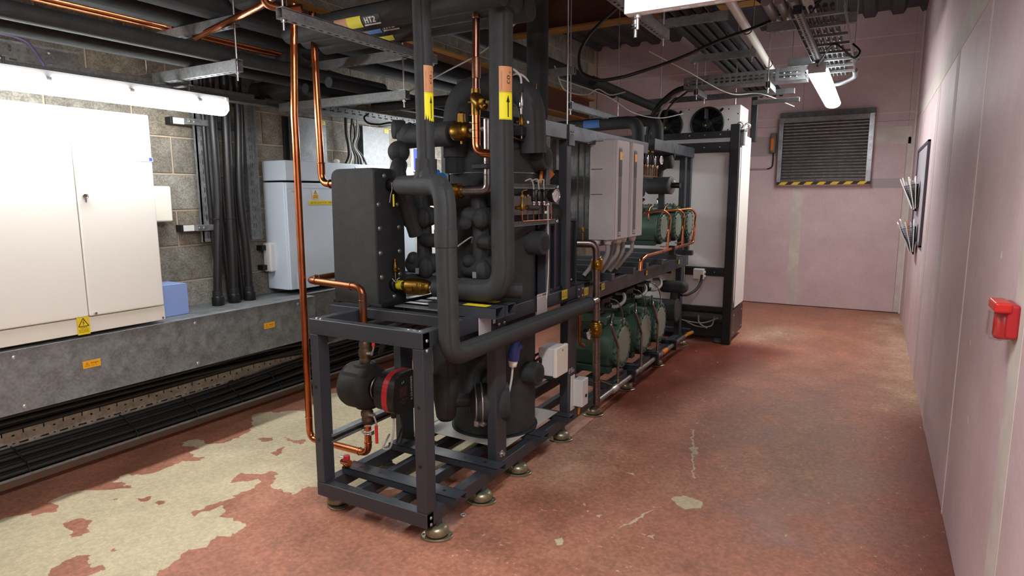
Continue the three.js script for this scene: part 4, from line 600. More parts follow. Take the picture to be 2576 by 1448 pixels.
// ------------------------------------------------------------------ receiver vessel and the insulated valve trains before it
{
  const v = thing('insulated_vessel', 'tall black foam covered pressure vessel standing through the frame deck', 'vessel', [-1.84, .19, -3.0]);
  part(v, 'jacket', lathe([-1.84, .19, -3.0], UP, [[0, 0], [.225, 0], [.236, .01], [.236, 1.5], [.225, 1.58], [.19, 1.65], [.12, 1.69], [0, 1.7]], 48), foam);
  part(v, 'jacket_seam', box(-1.76, -1.725, 1.0, 1.72, -2.79, -2.772, .004), foam);
  part(v, 'base_skirt', lathe([-1.84, .182, -3.0], UP, [[0, 0], [.25, 0], [.25, .012], [0, .012]], 40), foamDark);
  for (const [y, z, l] of [[1.70, -3.06, .06], [1.248, -3.0, .075], [.53, -2.97, .06]]) { const n = part(v, 'capped_nozzle', lathe([-1.63, y, z], [1, 0, 0], [[0, 0], [.062, 0], [.064, .01], [.064, l + .03], [.058, l + .04], [0, l + .04]], 26), foam); part(n, 'end_disc', lathe([-1.59 + l, y, z], [1, 0, 0], [[.04, -.002], [.04, .003], [0, .003]], 22), foamDark); }
  part(v, 'strap', [ring([-1.84, 1.62, -3.0], UP, .237, .003, 48)], zinc);
  const t = thing('insulated_pipe', 'black insulated pipe bent in a hoop over the pressure vessel', 'pipe', [-1.75, 1.8, -2.8]);
  part(t, 'hoop', pipe([[-1.93, 1.70, -2.78], [-1.93, 2.06, -2.79], [-1.56, 2.05, -2.93], [-1.56, 1.72, -2.95]], .068, .17, 26), foam);
  part(t, 'dark_core', rod([-1.93, 1.7, -2.78], [-1.93, 1.62, -2.78], .06, .06, 24), foamDark);
  const u = thing('insulated_pipe', 'horizontal black insulated pipe crossing behind the slim riser to the brass ball valve', 'pipe', [-2.0, 1.8, -2.75]);
  part(u, 'jacket', pipe([[-2.22, 1.815, -2.72], [-1.86, 1.812, -2.66]], .062, .1, 24), foam); part(u, 'open_end', lathe([-1.858, 1.812, -2.66], [1, 0, .16], [[.062, 0], [.062, .006], [.03, .004], [0, .003]], 24), foamDark);
  const tk = thing('insulated_tee', 'black foam balled pipe tee beside the slim riser near the far wall light', 'pipe', [-2.27, 1.75, -2.76]);
  part(tk, 'upper_cap', [lathe([-2.235, 1.855, -2.73], [-.6, 0, .8], [[0, 0], [.05, 0], [.052, .02], [.05, .06], [0, .062]], 22), ball([-2.17, 1.83, -2.7], .055)], foam); part(tk, 'lower_ball', ball([-2.185, 1.73, -2.62], .052, 1.1, 1.1, 1.1, 24), foam); part(tk, 'stand_pipe', pipe([[-2.15, 1.66, -2.58], [-2.1, 1.62, -2.5], [-2.08, 1.3, -2.62]], .042, .05, 20), foam);
  // two insulated motor valve trains
  const train = (x, z, k, lab) => { const o = thing('insulated_valve_train', lab, 'pipe', [x, 1.2, z]);
    part(o, 'stand_pipe', pipe([[x + .01, 1.06, z], [x + .015, 1.30, z], [x - .01, 1.5, z - .02]], .04, .1, 20), foam);
    part(o, 'lower_valve_jacket', [rbox(x - .1, x + .09, 1.09, 1.19, z - .05, z + .055, .045, 5), ball([x - .03, 1.175, z + .04], .034), ball([x + .055, 1.13, z + .045], .045, 1, 1.3, .8), rbox(x - .02, x + .12, 1.1, 1.2, z - .06, z + .04, .04, 4)], foam);
    part(o, 'upper_valve_jacket', [rbox(x - .095, x + .09, 1.345, 1.445, z - .055, z + .045, .045, 5), ball([x + .045, 1.39, z + .045], .042, 1, 1.2, .8), lathe([x - .05, 1.36, z + .02], [.3, .1, 1], [[0, 0], [.03, 0], [.03, .05], [0, .055]], 18)], foam);
    part(o, 'side_stub', lathe([x + .03, 1.272, z + .02], [1, 0, .25], [[0, 0], [.036, 0], [.036, .085], [0, .09]], 20), foam);
    part(o, 'foot_bend', pipe([[x - .09, 1.045, z + .02], [x + .08, 1.04, z + .02], [x + .2, 1.03, z - .08]], .045, .08, 20), foam);
    part(o, 'data_sticker', card([x + .035, 1.115, z + .0945], 'z', .022, .03), M('#8a8886', .5)); return o; };
  train(-2.075, -2.66, 0, 'black foam wrapped valve train directly behind the heat exchanger');
  train(-1.72, -2.66, 1, 'black foam wrapped valve train between the drop pipe and the thick riser');
  const sp = thing('insulated_cross_pipe', 'black insulated header linking the two wrapped valve trains at mid height', 'pipe', [-1.9, 1.53, -2.72]); part(sp, 'jacket', pipe([[-2.2, 1.50, -2.74], [-1.66, 1.49, -2.74]], .05, .1, 22), foam);
  const ac = thing('valve_actuator', 'bright blue plastic valve actuator cap behind the arched insulated pipe', 'actuator', [-1.92, 1.57, -2.6]);
  part(ac, 'housing', [rbox(-1.95, -1.862, 1.54, 1.615, -2.62, -2.54, .03, 5), rbox(-1.975, -1.90, 1.585, 1.632, -2.6, -2.55, .012, 3)], blue); part(ac, 'latch', box(-1.965, -1.925, 1.606, 1.616, -2.546, -2.540, .002), blue);
  const st = thing('stainless_pipe', 'stainless pipe rising from a brass nut beside the blue actuator', 'pipe', [-1.7, 1.53, -2.6]);
  part(st, 'pipe', pipe([[-1.79, 1.525, -2.6], [-1.618, 1.53, -2.6], [-1.618, 1.86, -2.6]], .0245, .03, 20), steel); part(st, 'hex_nut', [rod([-1.825, 1.525, -2.6], [-1.785, 1.525, -2.6], .042, .042, 6), rod([-1.785, 1.525, -2.6], [-1.765, 1.525, -2.6], .03, .03, 20)], brass);
  for (const y of [1.60, 1.66, 1.72]) part(st, 'weld_collar', ring([-1.618, y, -2.6], UP, .0255, .0018, 20), steel); part(st, 'support_block', box(-1.69, -1.60, 1.628, 1.652, -2.61, -2.56, .004), blackMat);
  part(st, 'return_bend', pipe([[-1.618, 1.84, -2.6], [-1.62, 1.822, -2.6], [-1.72, 1.815, -2.6]], .018, .03, 18), chrome);
  const bv = thing('brass_ball_valve', 'round brass ball valve with a hex cap below the hoop pipe', 'valve', [-1.76, 1.81, -2.6]);
  part(bv, 'body', lathe([-1.835, 1.812, -2.6], [1, 0, 0], [[0, 0], [.018, 0], [.026, .012], [.042, .02], [.047, .04], [.047, .072], [.04, .078], [.043, .083], [.04, .088], [.042, .093], [.034, .1], [.03, .112], [0, .112]], 30), brass); part(bv, 'hex_cap', [rod([-1.772, 1.852, -2.6], [-1.772, 1.897, -2.6], .022, .02, 6), lathe([-1.772, 1.895, -2.6], UP, [[.02, 0], [.014, .008], [0, .008]], 14)], brass); part(bv, 'drain_screw', rod([-1.772, 1.768, -2.6], [-1.772, 1.752, -2.6], .006), brass);
  const cp = thing('copper_pipe', 'mottled copper pipe with a brass strainer between the two insulated risers', 'pipe', [-1.62, 1.7, -2.5]);
  part(cp, 'upper_pipe', pipe([[-1.50, 2.42, -2.52], [-1.612, 2.40, -2.5], [-1.617, 2.26, -2.5], [-1.622, 1.97, -2.5]], .0175, .05, 20), M('#8a706a', .3, 1, { map: T_copper })); part(cp, 'brazed_joint', lathe([-1.618, 2.03, -2.5], UP, [[.0175, 0], [.02, .004], [.021, .05], [.0195, .09], [.0175, .094]], 20), copperPatch); part(cp, 'brazed_joint', lathe([-1.613, 2.29, -2.5], UP, [[.0175, 0], [.0205, .004], [.0205, .05], [.0175, .054]], 20), copperPatch);
  part(cp, 'strainer_body', [rod([-1.622, 1.868, -2.5], [-1.622, 1.985, -2.5], .0215, .0215, 24), lathe([-1.63, 1.955, -2.495], [.75, -.6, .25], [[0, 0], [.02, 0], [.028, .02], [.031, .04], [.031, .07], [.024, .078], [.018, .08], [.018, .1], [.012, .104], [0, .104]], 26), rod([-1.66, 1.93, -2.5], [-1.622, 1.93, -2.5], .008)], brass, 'brass angled strainer body');
  part(cp, 'lower_bend', pipe([[-1.622, 1.87, -2.5], [-1.622, 1.70, -2.5], [-1.5, 1.685, -2.5]], .0195, .05, 20), copper); for (const y of [1.83, 1.80, 1.765]) part(cp, 'soldered_collar', ring([-1.622, y, -2.5], UP, .0205, .0016, 20), copper);
  solo('cable', cable([[-1.64, 1.32, -2.72], [-1.6, 1.29, -2.6], [-1.545, 1.24, -2.62], [-1.54, 1.18, -2.68], [-1.55, 1.13, -2.66], [-1.60, 1.09, -2.6]], .0045, 8), cableGrey, 'grey sensor lead looping beside the thick insulated riser', 'cable');
  solo('cable', cable([[-1.52, 1.29, -2.19], [-1.62, 1.31, -2.45], [-1.72, 1.27, -2.6]], .0035, 8), cableGrey, 'thin grey sensor lead between the valve trains', 'cable');
  solo('cable', cable([[-1.56, 1.50, -3.12], [-1.56, 1.3, -3.125], [-1.558, 1.1, -3.128], [-1.56, .99, -3.12], [-1.555, .93, -3.10]], .0038, 8), cableWhite, 'thin white cable hanging down to the data plate', 'cable');
  // below the deck
  const lv = thing('insulated_filter', 'black foam wrapped conical filter with a clamped drum, under the deck behind the front post', 'filter', [-1.85, .3, -2.55]);
  part(lv, 'cone_jacket', lathe([-1.84, .36, -2.52], UP, [[0, 0], [.036, 0], [.05, .02], [.075, .22], [.075, .24], [.06, .245], [.06, .42], [0, .42]], 26), foam); part(lv, 'neck', rod([-1.84, .46, -2.52], [-1.70, .45, -2.66], .036, .036, 20), foam);
  part(lv, 'drum_jacket', lathe([-1.745, .44, -2.6], [.8, 0, -.6], [[0, 0], [.055, 0], [.07, .02], [.095, .03], [.1, .05], [.1, .2], [0, .2]], 30), foam); part(lv, 'steel_band', [ring([-1.722, .44, -2.617], [.8, 0, -.6], .092, .0045, 36), ring([-1.697, .44, -2.636], [.8, 0, -.6], .101, .0045, 36)], zinc); for (const [dx, dz] of [[-.722, -2.617], [-.697, -2.636]]) part(lv, 'band_screw', [rod([dx - 1.0 + .02, .345, dz + .03], [dx - 1.0 + .05, .345, dz + .04], .007), box(dx - 1 + .02, dx - 1 + .04, .33, .36, dz + .02, dz + .045, .002)], zinc);
  part(lv, 'bend', pipe([[-1.78, .44, -2.66], [-1.79, .60, -2.70], [-1.70, .66, -2.74], [-1.66, .80, -2.76]], .045, .1, 20), foam);
  const pl = thing('blue_socket', 'blue industrial plug hanging below the long insulated run with a white lead', 'plug', [-1.58, .68, -2.75]); part(pl, 'plug_body', [lathe([-1.565, .66, -2.74], [.1, 1, 0], [[0, 0], [.03, 0], [.03, .05], [.024, .06], [.024, .1], [0, .1]], 18), rod([-1.56, .7, -2.745], [-1.53, .74, -2.76], .015)], M('#3a4f9a', .45)); part(pl, 'collar', lathe([-1.568, .625, -2.74], [.05, 1, 0], [[0, 0], [.02, 0], [.027, .036], [0, .036]], 18), cream); part(pl, 'lead', cable([[-1.568, .628, -2.74], [-1.575, .56, -2.74], [-1.585, .50, -2.735], [-1.60, .44, -2.73]], .006, 8), cableWhite);
}
// ------------------------------------------------------------------ gauge panels on the vessel side
function gauge(t, c, r = .036) { part(t, 'gauge_case', lathe([c[0] - .035, c[1], c[2]], [1, 0, .15], [[0, 0], [r * .95, 0], [r, .006], [r, .034], [r * .9, .037], [r * .9, .034], [0, .034]], 28), plasticBlack); const g = new THREE.CircleGeometry(r * .9, 28).rotateY(Math.PI / 2 - .15).translate(c[0] + .0005, c[1], c[2]); g.userData.keepUV = true; part(t, 'gauge_dial', g, canvasMat(96, 96, (x, w, h) => { x.fillStyle = '#cfc6c6'; x.fillRect(0, 0, w, h); x.strokeStyle = '#3c3636'; x.lineWidth = 2; for (let k = 0; k < 11; k++) { const a = 2.4 + k * .45; x.beginPath(); x.moveTo(48 + 34 * Math.cos(a), 48 + 34 * Math.sin(a)); x.lineTo(48 + 42 * Math.cos(a), 48 + 42 * Math.sin(a)); x.stroke(); } x.lineWidth = 4; x.beginPath(); x.moveTo(40, 62); x.lineTo(60, 26); x.stroke(); })); part(t, 'gauge_bezel', ring([c[0] + .001, c[1], c[2]], [1, 0, .15], r * .96, .0028, 30), chrome); }
{
  const t = thing('gauge_panel', 'pressure gauge and sensor panel on two galvanised rails beside the thick riser', 'panel', [-1.57, 1.36, -2.98]);
  for (const y of [1.548, 1.358]) { const r = part(t, 'rail', [box(-1.575, -1.572, y - .012, y + .012, -3.24, -2.6, .0005), box(-1.575, -1.555, y + .01, y + .012, -3.24, -2.6, .0005), box(-1.575, -1.555, y - .012, y - .01, -3.24, -2.6, .0005)], galv); part(r, 'end_bolt', lathe([-1.555, y, -3.215], [1, 0, 0], [[0, .012], [.007, .012], [.011, .008], [.011, 0]], 12), chrome); }
  part(t, 'back_plate', box(-1.6, -1.597, 1.40, 1.50, -3.25, -2.62, .001), M('#7a7571', .5, .3));
  const zz = [-2.80, -2.86, -2.925, -2.985, -3.045, -3.135], x = -1.545;
  part(t, 'copper_header', pipe([[x, 1.45, zz[0]], [x, 1.372, zz[0]], [x, 1.37, zz[5]], [x, 1.44, zz[5]]], .0035, .015, 10), copper);
  zz.slice(1, 5).forEach((z) => part(t, 'copper_dropper', rod([x, 1.371, z], [x, 1.45, z], .003, .003, 8), copperPatch));
  part(t, 'brass_valve', [lathe([x, 1.425, zz[0]], UP, [[0, 0], [.007, 0], [.013, .008], [.013, .026], [.007, .034], [.005, .06], [.008, .062], [.009, .08], [0, .082]], 16), rod([x - .02, 1.44, zz[0] + .03], [x + .01, 1.44, zz[0] - .03], .009)], brass); part(t, 'outlet_tube', pipe([[x, 1.50, zz[0]], [x, 1.525, zz[0]], [x, 1.53, zz[0] - .05]], .004, .012, 10), brass);
  part(t, 'brass_plug', lathe([x, 1.44, zz[1]], UP, [[0, 0], [.004, 0], [.004, .05], [.008, .055], [.008, .065], [0, .07]], 12), brass);
  part(t, 'black_handle', rod([x + .012, 1.44, zz[0] - .035], [x + .012, 1.437, zz[2] - .02], .0135, .0135, 14), rubber);
  zz.slice(2, 5).forEach((z, i) => { part(t, 'shut_off_cock', lathe([x, 1.448, z], UP, [[0, 0], [.007, 0], [.01, .004], [.006, .01], [.01, .014], [.01, .022], [.006, .026], [0, .026]], 12), chrome); part(t, 'transducer', lathe([x, 1.472, z], UP, [[0, 0], [.013, 0], [.014, .03], [.010, .045], [.006, .06], [0, .06]], 16), plasticBlack); part(t, 'sensor_lead', cable([[x, 1.53, z], [x, 1.56, z + .006], [x - .006, 1.585, z + .02 - .012 * i], [x - .03, 1.575, z + .04]], .0042, 8), cableGrey); });
  part(t, 'side_cock', lathe([x - .02, 1.452, -3.09], [0, 0, -1], [[0, 0], [.006, 0], [.01, .006], [.006, .014], [.01, .02], [.01, .05], [0, .05]], 12), chrome); part(t, 'small_tag', box(x + .004, x + .006, 1.405, 1.418, -3.07, -3.045, 0), white);
  gauge(t, [-1.505, 1.50, -3.11]);
  const u = thing('sensor_panel', 'twin pressure switches and brass valves above the gauge panel', 'panel', [-1.58, 1.85, -2.92]);
  [[-2.84, 0], [-2.92, -.012]].forEach(([z, d]) => { part(u, 'transducer', lathe([-1.57, 1.90 + d, z], UP, [[0, 0], [.005, 0], [.005, .03], [.0075, .032], [.0075, .044], [.0125, .048], [.0125, .075], [.009, .08], [.009, .115], [0, .115]], 16), chrome); part(u, 'rubber_boot', lathe([-1.57, 2.012 + d, z], UP, [[0, 0], [.011, 0], [.009, .03], [.005, .045], [0, .045]], 14), rubber); part(u, 'brass_valve', [lathe([-1.57, 1.845 + d, z], UP, [[0, 0], [.007, 0], [.014, .01], [.014, .03], [.008, .045], [.006, .06], [0, .06]], 16), rod([-1.585, 1.868 + d, z + .02], [-1.555, 1.868 + d, z - .03], .005)], brass); part(u, 'valve_knob', ball([-1.552, 1.868 + d, z - .034], .008), cream); part(u, 'manifold_block', box(-1.6, -1.555, 1.80 + d, 1.845 + d, z - .022, z + .022, .003), blackMat); part(u, 'copper_dropper', rod([-1.57, 1.785 + d, z], [-1.57, 1.80 + d, z], .006, .006, 10), steel); part(u, 'sensor_lead', cable([[-1.57, 2.05 + d, z], [-1.572, 2.09 + d, z + .01], [-1.6, 2.12 + d, z + .05], [-1.64, 2.09, z + .1]], .0055, 8), cableWhite); });
  part(u, 'copper_header', pipe([[-1.575, 1.795, -2.72], [-1.575, 1.782, -2.80], [-1.575, 1.772, -3.0], [-1.575, 1.83, -3.0], [-1.575, 1.9, -3.0]], .0042, .016, 10), copperPatch); part(u, 'end_valve', [lathe([-1.575, 1.87, -3.0], UP, [[0, 0], [.006, 0], [.012, .008], [.012, .03], [.006, .04], [.005, .05], [0, .05]], 14), rod([-1.59, 1.888, -2.99], [-1.55, 1.888, -3.02], .005)], brass); part(u, 'riser_tube', rod([-1.575, 1.92, -3.0], [-1.58, 2.08, -3.02], .0035, .0035, 8), copper);
  solo('conduit', cable([[-1.64, 1.62, -3.28], [-1.64, 1.66, -3.28], [-1.66, 1.70, -3.3], [-1.68, 1.78, -3.31], [-1.66, 1.83, -3.3]], .012, 10), orange, 'bright orange flexible lead behind the perforated strip', 'cable');
  solo('conduit', cable([[-1.585, 1.535, -3.06], [-1.59, 1.58, -3.09], [-1.6, 1.63, -3.12]], .009, 10, 4), orange, 'short orange lead end above the gauge panel rail', 'cable');
  const ol = thing('orange_lever', 'broad orange lever plate between the tall frame uprights', 'lever', [-1.75, 1.66, -3.45]); part(ol, 'plate', box(-.07, .07, -.025, .025, -.004, .004, .006).rotateZ(-.75).rotateY(.75).translate(-1.75, 1.66, -3.45), orange);
  const bp = thing('insulated_pipe', 'black insulated pipe passing between the tall frame uprights', 'pipe', [-1.7, 1.58, -3.35]); part(bp, 'jacket', rod([-2.1, 1.60, -3.6], [-1.70, 1.60, -3.6], .06, .06, 20), foamDark);
}
{ // dark cabinet and elbow between the uprights
  const n = thing('oil_cooler_box', 'dark navy ribbed steel box standing on the deck between vessel and drives', 'box', [-1.75, .95, -3.4]);
  part(n, 'body', box(-1.95, -1.61, .95, 1.345, -3.60, -3.19, .006), navy); for (const z of [-3.19, -3.29, -3.49, -3.59]) part(n, 'rib', box(-1.615, -1.595, .955, 1.345, z - .012, z + .012, .002), navy); part(n, 'lid', box(-1.96, -1.6, 1.345, 1.36, -3.61, -3.4, .003), navy); part(n, 'foot', box(-1.66, -1.6, .945, .965, -3.61, -3.18, .002), navy);
  part(n, 'bolt', lathe([-1.6, .985, -3.53], [1, 0, 0], [[0, .006], [.007, .004], [.008, 0]], 12), zinc);
  const e = thing('insulated_pipe', 'black insulated elbow sitting on top of the navy box', 'pipe', [-1.7, 1.37, -3.35]); part(e, 'elbow', pipe([[-1.66, 1.33, -3.28], [-1.66, 1.40, -3.28], [-1.66, 1.385, -3.52]], .06, .06, 22), foam);
}
{ // two speed drives with their steel heat sink box
  const b = thing('heat_sink_housing', 'brushed steel housing behind the two grey speed drives', 'housing', [-1.75, 1.17, -4.1]);
  part(b, 'body', box(-1.95, -1.60, 1.16, 1.872, -4.42, -3.83, .004), M('#8f908c', .42, .85, { map: T_galv })); part(b, 'edge_strip', [box(-1.70, -1.692, 1.17, 1.865, -3.83, -3.822, .001), box(-1.655, -1.648, 1.17, 1.865, -3.83, -3.822, .001)], galvDull); part(b, 'finger_recess', poly([[-1.70, 1.872], [-1.60, 1.872], [-1.615, 1.845], [-1.685, 1.84]], .004, (g) => g.translate(0, 0, -3.83)), blackMat);
  part(b, 'side_strip', box(-1.78, -1.74, 1.15, 1.9, -3.6, -3.55, .003), galvDull);
  const dr = (z0, z1, lab) => { const d = thing('speed_drive', lab, 'drive', [-1.52, 1.2, (z0 + z1) / 2]);
    part(d, 'case', rbox(-1.61, -1.435, 1.215, 1.852, z1, z0, .008, 3), greyDrive); part(d, 'front_cover', rbox(-1.45, -1.428, 1.218, 1.85, z1, z0 - .02, .006, 3), M('#cfccca', .5));
    part(d, 'keypad_strip', box(-1.432, -1.4265, 1.235, 1.80, z0 - .10, z0 - .045, .001), greyDriveDark); part(d, 'keypad', box(-1.428, -1.4245, 1.62, 1.79, z0 - .098, z0 - .047, .002), M('#3f3d40', .4)); part(d, 'screen', box(-1.4255, -1.423, 1.725, 1.775, z0 - .092, z0 - .053, .001), M('#d9952a', .4, 0, { emissive: '#d98a20', emissiveIntensity: .25 }), 'amber display'); part(d, 'maker_mark', card([-1.426, 1.255, z0 - .072], 'x', .042, .02), canvasMat(80, 36, (g, w, h) => { g.fillStyle = '#d4d2d0'; g.fillRect(0, 0, w, h); g.fillStyle = '#555'; lines(g, 8, 12, 66, 1, 8, rng(4), 12); }));
    const sd = part(d, 'lower_side_cover', (() => { const s = new THREE.Shape([[-1.607, 1.217], [-1.47, 1.217], [-1.47, 1.32], [-1.607, 1.475]].map(([x, y]) => new THREE.Vector2(x, y))); return new THREE.ExtrudeGeometry(s, { depth: .004, bevelEnabled: true, bevelSize: .002, bevelThickness: .002, bevelSegments: 1 }).translate(0, 0, z0 - .001); })(), greyDrive);
    for (const y of [1.845, 1.67, 1.51, 1.235]) part(d, 'side_notch', box(-1.6, -1.52, y - .006, y, z0 - .003, z0 + .0012, .001), M('#6b6968', .5));
    for (const [x, z, k] of [[-1.57, z0 - .04, .01], [-1.50, z0 - .06, .02], [-1.53, z0 - .13, .03], [-1.48, z0 - .19, .04]]) { part(d, 'gland', lathe([x, 1.217, z], [0, -1, 0], [[0, 0], [.028, 0], [.028, .018], [.024, .02], [.024, .035], [0, .036]], 18), whitePlastic); part(d, 'cable', cable([[x, 1.19, z], [x, 1.12, z], [x - .02 - k, 1.04, z + .01], [x - .06 - k, .975, z + .04]], .014, 12), cableGrey); }
    return d; };
  dr(-3.82, -4.065, 'grey speed drive with a dark keypad strip, the one nearer the pressure vessel'); dr(-4.11, -4.36, 'grey speed drive with a dark keypad strip, the one nearer the upper compressors');
}
// ------------------------------------------------------------------ compressors
function compressor(name, x, y, z, k, lab, group) { // semi-hermetic piston compressor, shaft along x, bolted end cover towards the aisle at x
  const t = thing(name, lab, 'compressor', [x - .25 * k, y - .17 * k, z], group), R = .165 * k;
  part(t, 'motor_housing', lathe([x - .012, y, z], [-1, 0, 0], [[0, 0], [R, 0], [R * 1.0, .018 * k], [R * .93, .028 * k], [R * .93, .16 * k], [R * .86, .2 * k], [R * .86, .34 * k], [R * .7, .4 * k], [0, .41 * k]], 36), green);
  part(t, 'crankcase', [rbox(x - .44 * k, x - .05 * k, y - .16 * k, y + .07 * k, z - .135 * k, z + .135 * k, .03 * k, 3), rbox(x - .4 * k, x - .12 * k, y + .03 * k, y + .17 * k, z - .1 * k, z + .1 * k, .02 * k, 3)], greenDark);
  const pts = []; for (let i = 0; i < 40; i++) { const a = i / 40 * Math.PI * 2, q = R * (i % 2 ? 1.06 : 1.0); pts.push(new THREE.Vector2(Math.cos(a) * q * .98, Math.sin(a) * q)); }
  const cov = part(t, 'end_cover', [new THREE.ExtrudeGeometry(new THREE.Shape(pts), { depth: .014 * k, bevelEnabled: true, bevelSize: .002, bevelThickness: .002, bevelSegments: 1 }).rotateY(Math.PI / 2).translate(x - .012, y, z)], green);
  part(cov, 'cover_plate', lathe([x + .002, y, z], [1, 0, 0], [[0, .008 * k], [R * .74, .008 * k], [R * .8, .004 * k], [R * .82, 0]], 36), greenPlate, 'paler painted centre plate');
  for (let i = 0; i < 16; i++) { const a = (i + .5) / 16 * Math.PI * 2; part(cov, 'cover_bolt', rod([x, y + Math.sin(a) * R * .91, z + Math.cos(a) * R * .91], [x + .012 * k, y + Math.sin(a) * R * .91, z + Math.cos(a) * R * .91], .0095 * k, .0085 * k, 6), greenDark); }
  part(t, 'cover_lug', rbox(x - .09 * k, x + .0 * k, y + R * .92, y + R * 1.18, z - .05 * k, z + .06 * k, .01 * k, 2), green);
  part(t, 'cylinder_head', [rbox(x - .42 * k, x - .20 * k, y + .16 * k, y + .235 * k, z - .105 * k, z + .105 * k, .014 * k, 2), rbox(x - .2 * k, x - .1 * k, y + .14 * k, y + .21 * k, z - .085 * k, z + .085 * k, .012 * k, 2)], green);
  for (const dx of [-.39, -.31, -.23]) for (const dz of [-.08, .08]) part(t, 'head_bolt', rod([x + dx * k, y + .235 * k, z + dz * k], [x + dx * k, y + .247 * k, z + dz * k], .01 * k, .01 * k, 6), greenDark);
  part(t, 'foot', [box(x - .42 * k, x - .05 * k, y - .20 * k, y - .15 * k, z - .15 * k, z - .08 * k, .006), box(x - .42 * k, x - .05 * k, y - .20 * k, y - .15 * k, z + .08 * k, z + .15 * k, .006)], greenDark);
  return t;
}
{
  const L = [[-4.36, 'lower green compressor nearest the brass valves, its pale end cover facing the aisle'], [-4.875, 'middle one of the three green compressors under the deck'], [-5.30, 'lower green compressor farthest along, beside the insulated header']];
  L.forEach(([z, lab], i) => { compressor('compressor', -1.55, .405, z, 1, lab, 'large green compressors under the deck');
    const o = thing('terminal_box', ['black terminal box with cable lugs over the nearest lower compressor', 'black terminal box with cable lugs over the middle lower compressor', 'black terminal box with cable lugs over the farthest lower compressor'][i], 'box', [-1.8, .64, z]);
    part(o, 'case', rbox(-1.9, -1.66, .665, .75, z - .02, z + .16, .012, 2), plasticBlack); part(o, 'cover', box(-1.91, -1.65, .745, .76, z - .03, z + .17, .004), blackMat); part(o, 'conduit', cable([[-1.66, .70, z + .06], [-1.60, .69, z + .04], [-1.57, .72, z - .05], [-1.6, .76, z - .13], [-1.68, .75, z - .2]], .013, 10), cableGrey); part(o, 'gland', lathe([-1.65, .70, z + .06], [1, 0, -.1], [[0, 0], [.022, 0], [.022, .012], [.017, .014], [.017, .03], [0, .03]], 14), plasticBlack);
    const s = thing('discharge_pipe', ['bent steel pipe before the nearest lower compressor', 'bent steel pipe before the middle lower compressor', 'bent steel pipe before the farthest lower compressor'][i], 'pipe', [-1.5, .18, z + .22]);
    part(s, 'tube', pipe([[-1.5, .165, z + .23], [-1.5, .44, z + .235], [-1.5, .64, z + .40], [-1.6, .645, z + .10]], .0095, .035, 14), steel); part(s, 'socket', lathe([-1.5, .17, z + .23], UP, [[.0095, 0], [.013, .002], [.013, .03], [.0095, .034]], 14), steel);
    solo('capillary_tube', cable([[-1.60, .77, z + .16], [-1.56, .75, z + .13], [-1.54, .66, z + .06], [-1.545, .56, z + .03]], .0042, 8), steel, ['thin steel capillary in front of the nearest lower compressor', 'thin steel capillary in front of the middle lower compressor', 'thin steel capillary in front of the farthest lower compressor'][i], 'tube');
  });
  const U = [[-5.24, 'smaller green compressor on the deck nearest the speed drives'], [-5.69, 'smaller green compressor in the middle of the upper row'], [-6.10, 'smaller green compressor at the end cabinet side of the upper row']];
  U.forEach(([z, lab], i) => { compressor('compressor', -1.53, 1.235, z, .76, lab, 'small green compressors on the deck');
    const s = thing('copper_discharge_pipe', ['bent copper pipe before the upper compressor nearest the drives', 'bent copper pipe before the middle upper compressor', 'bent copper pipe before the last upper compressor'][i], 'pipe', [-1.46, 1.05, z + .1]);
    part(s, 'tube', pipe([[-1.455, 1.055, z + .12], [-1.455, 1.2, z + .10], [-1.46, 1.33, z + .04], [-1.50, 1.375, z + .10], [-1.62, 1.36, z + .24]], .0095, .05, 12), copper); part(s, 'socket', lathe([-1.455, 1.20, z + .1], [0, 1, -.3], [[.0095, 0], [.0125, .002], [.0125, .03], [.0095, .032]], 12), copper);
    part(s, 'oil_line', cable([[-1.52, 1.08, z + .1], [-1.505, 1.075, z + .0], [-1.51, 1.10, z - .08]], .005, 8), copperOld); part(s, 'head_line', cable([[-1.60, 1.30, z + .2], [-1.62, 1.385, z + .12], [-1.62, 1.415, z + .02]], .006, 8), copper);
    if (i < 2) { const q = thing('sight_glass', ['bright capped fitting standing on the first upper compressor', 'bright capped fitting standing on the middle upper compressor'][i], 'fitting', [-1.72, 1.41, z - .02]); part(q, 'body', lathe([-1.72, 1.408, z - .02], UP, [[0, 0], [.016, 0], [.016, .05], [0, .05]], 16), chrome); part(q, 'cap', lathe([-1.72, 1.458, z - .02], UP, [[0, 0], [.018, 0], [.014, .018], [0, .02]], 14), rubber); } });
  const h = thing('copper_header', 'copper header pipe along the deck edge under the small compressors', 'pipe', [-1.455, 1.05, -4.95]); part(h, 'pipe', pipe([[-1.46, .95, -4.44], [-1.46, 1.03, -4.46], [-1.455, 1.052, -4.55], [-1.455, 1.055, -5.75], [-1.455, 1.06, -5.95], [-1.455, 1.16, -5.98]], .0145, .03, 16), copper); for (const z of [-4.98, -5.45]) part(h, 'tee', rod([-1.455, 1.053, z - .025], [-1.455, 1.053, z + .025], .0175, .0175, 16), copper); part(h, 'black_clamp', [box(-1.48, -1.43, 1.0, 1.08, -5.27, -5.24, .003)], plasticBlack);
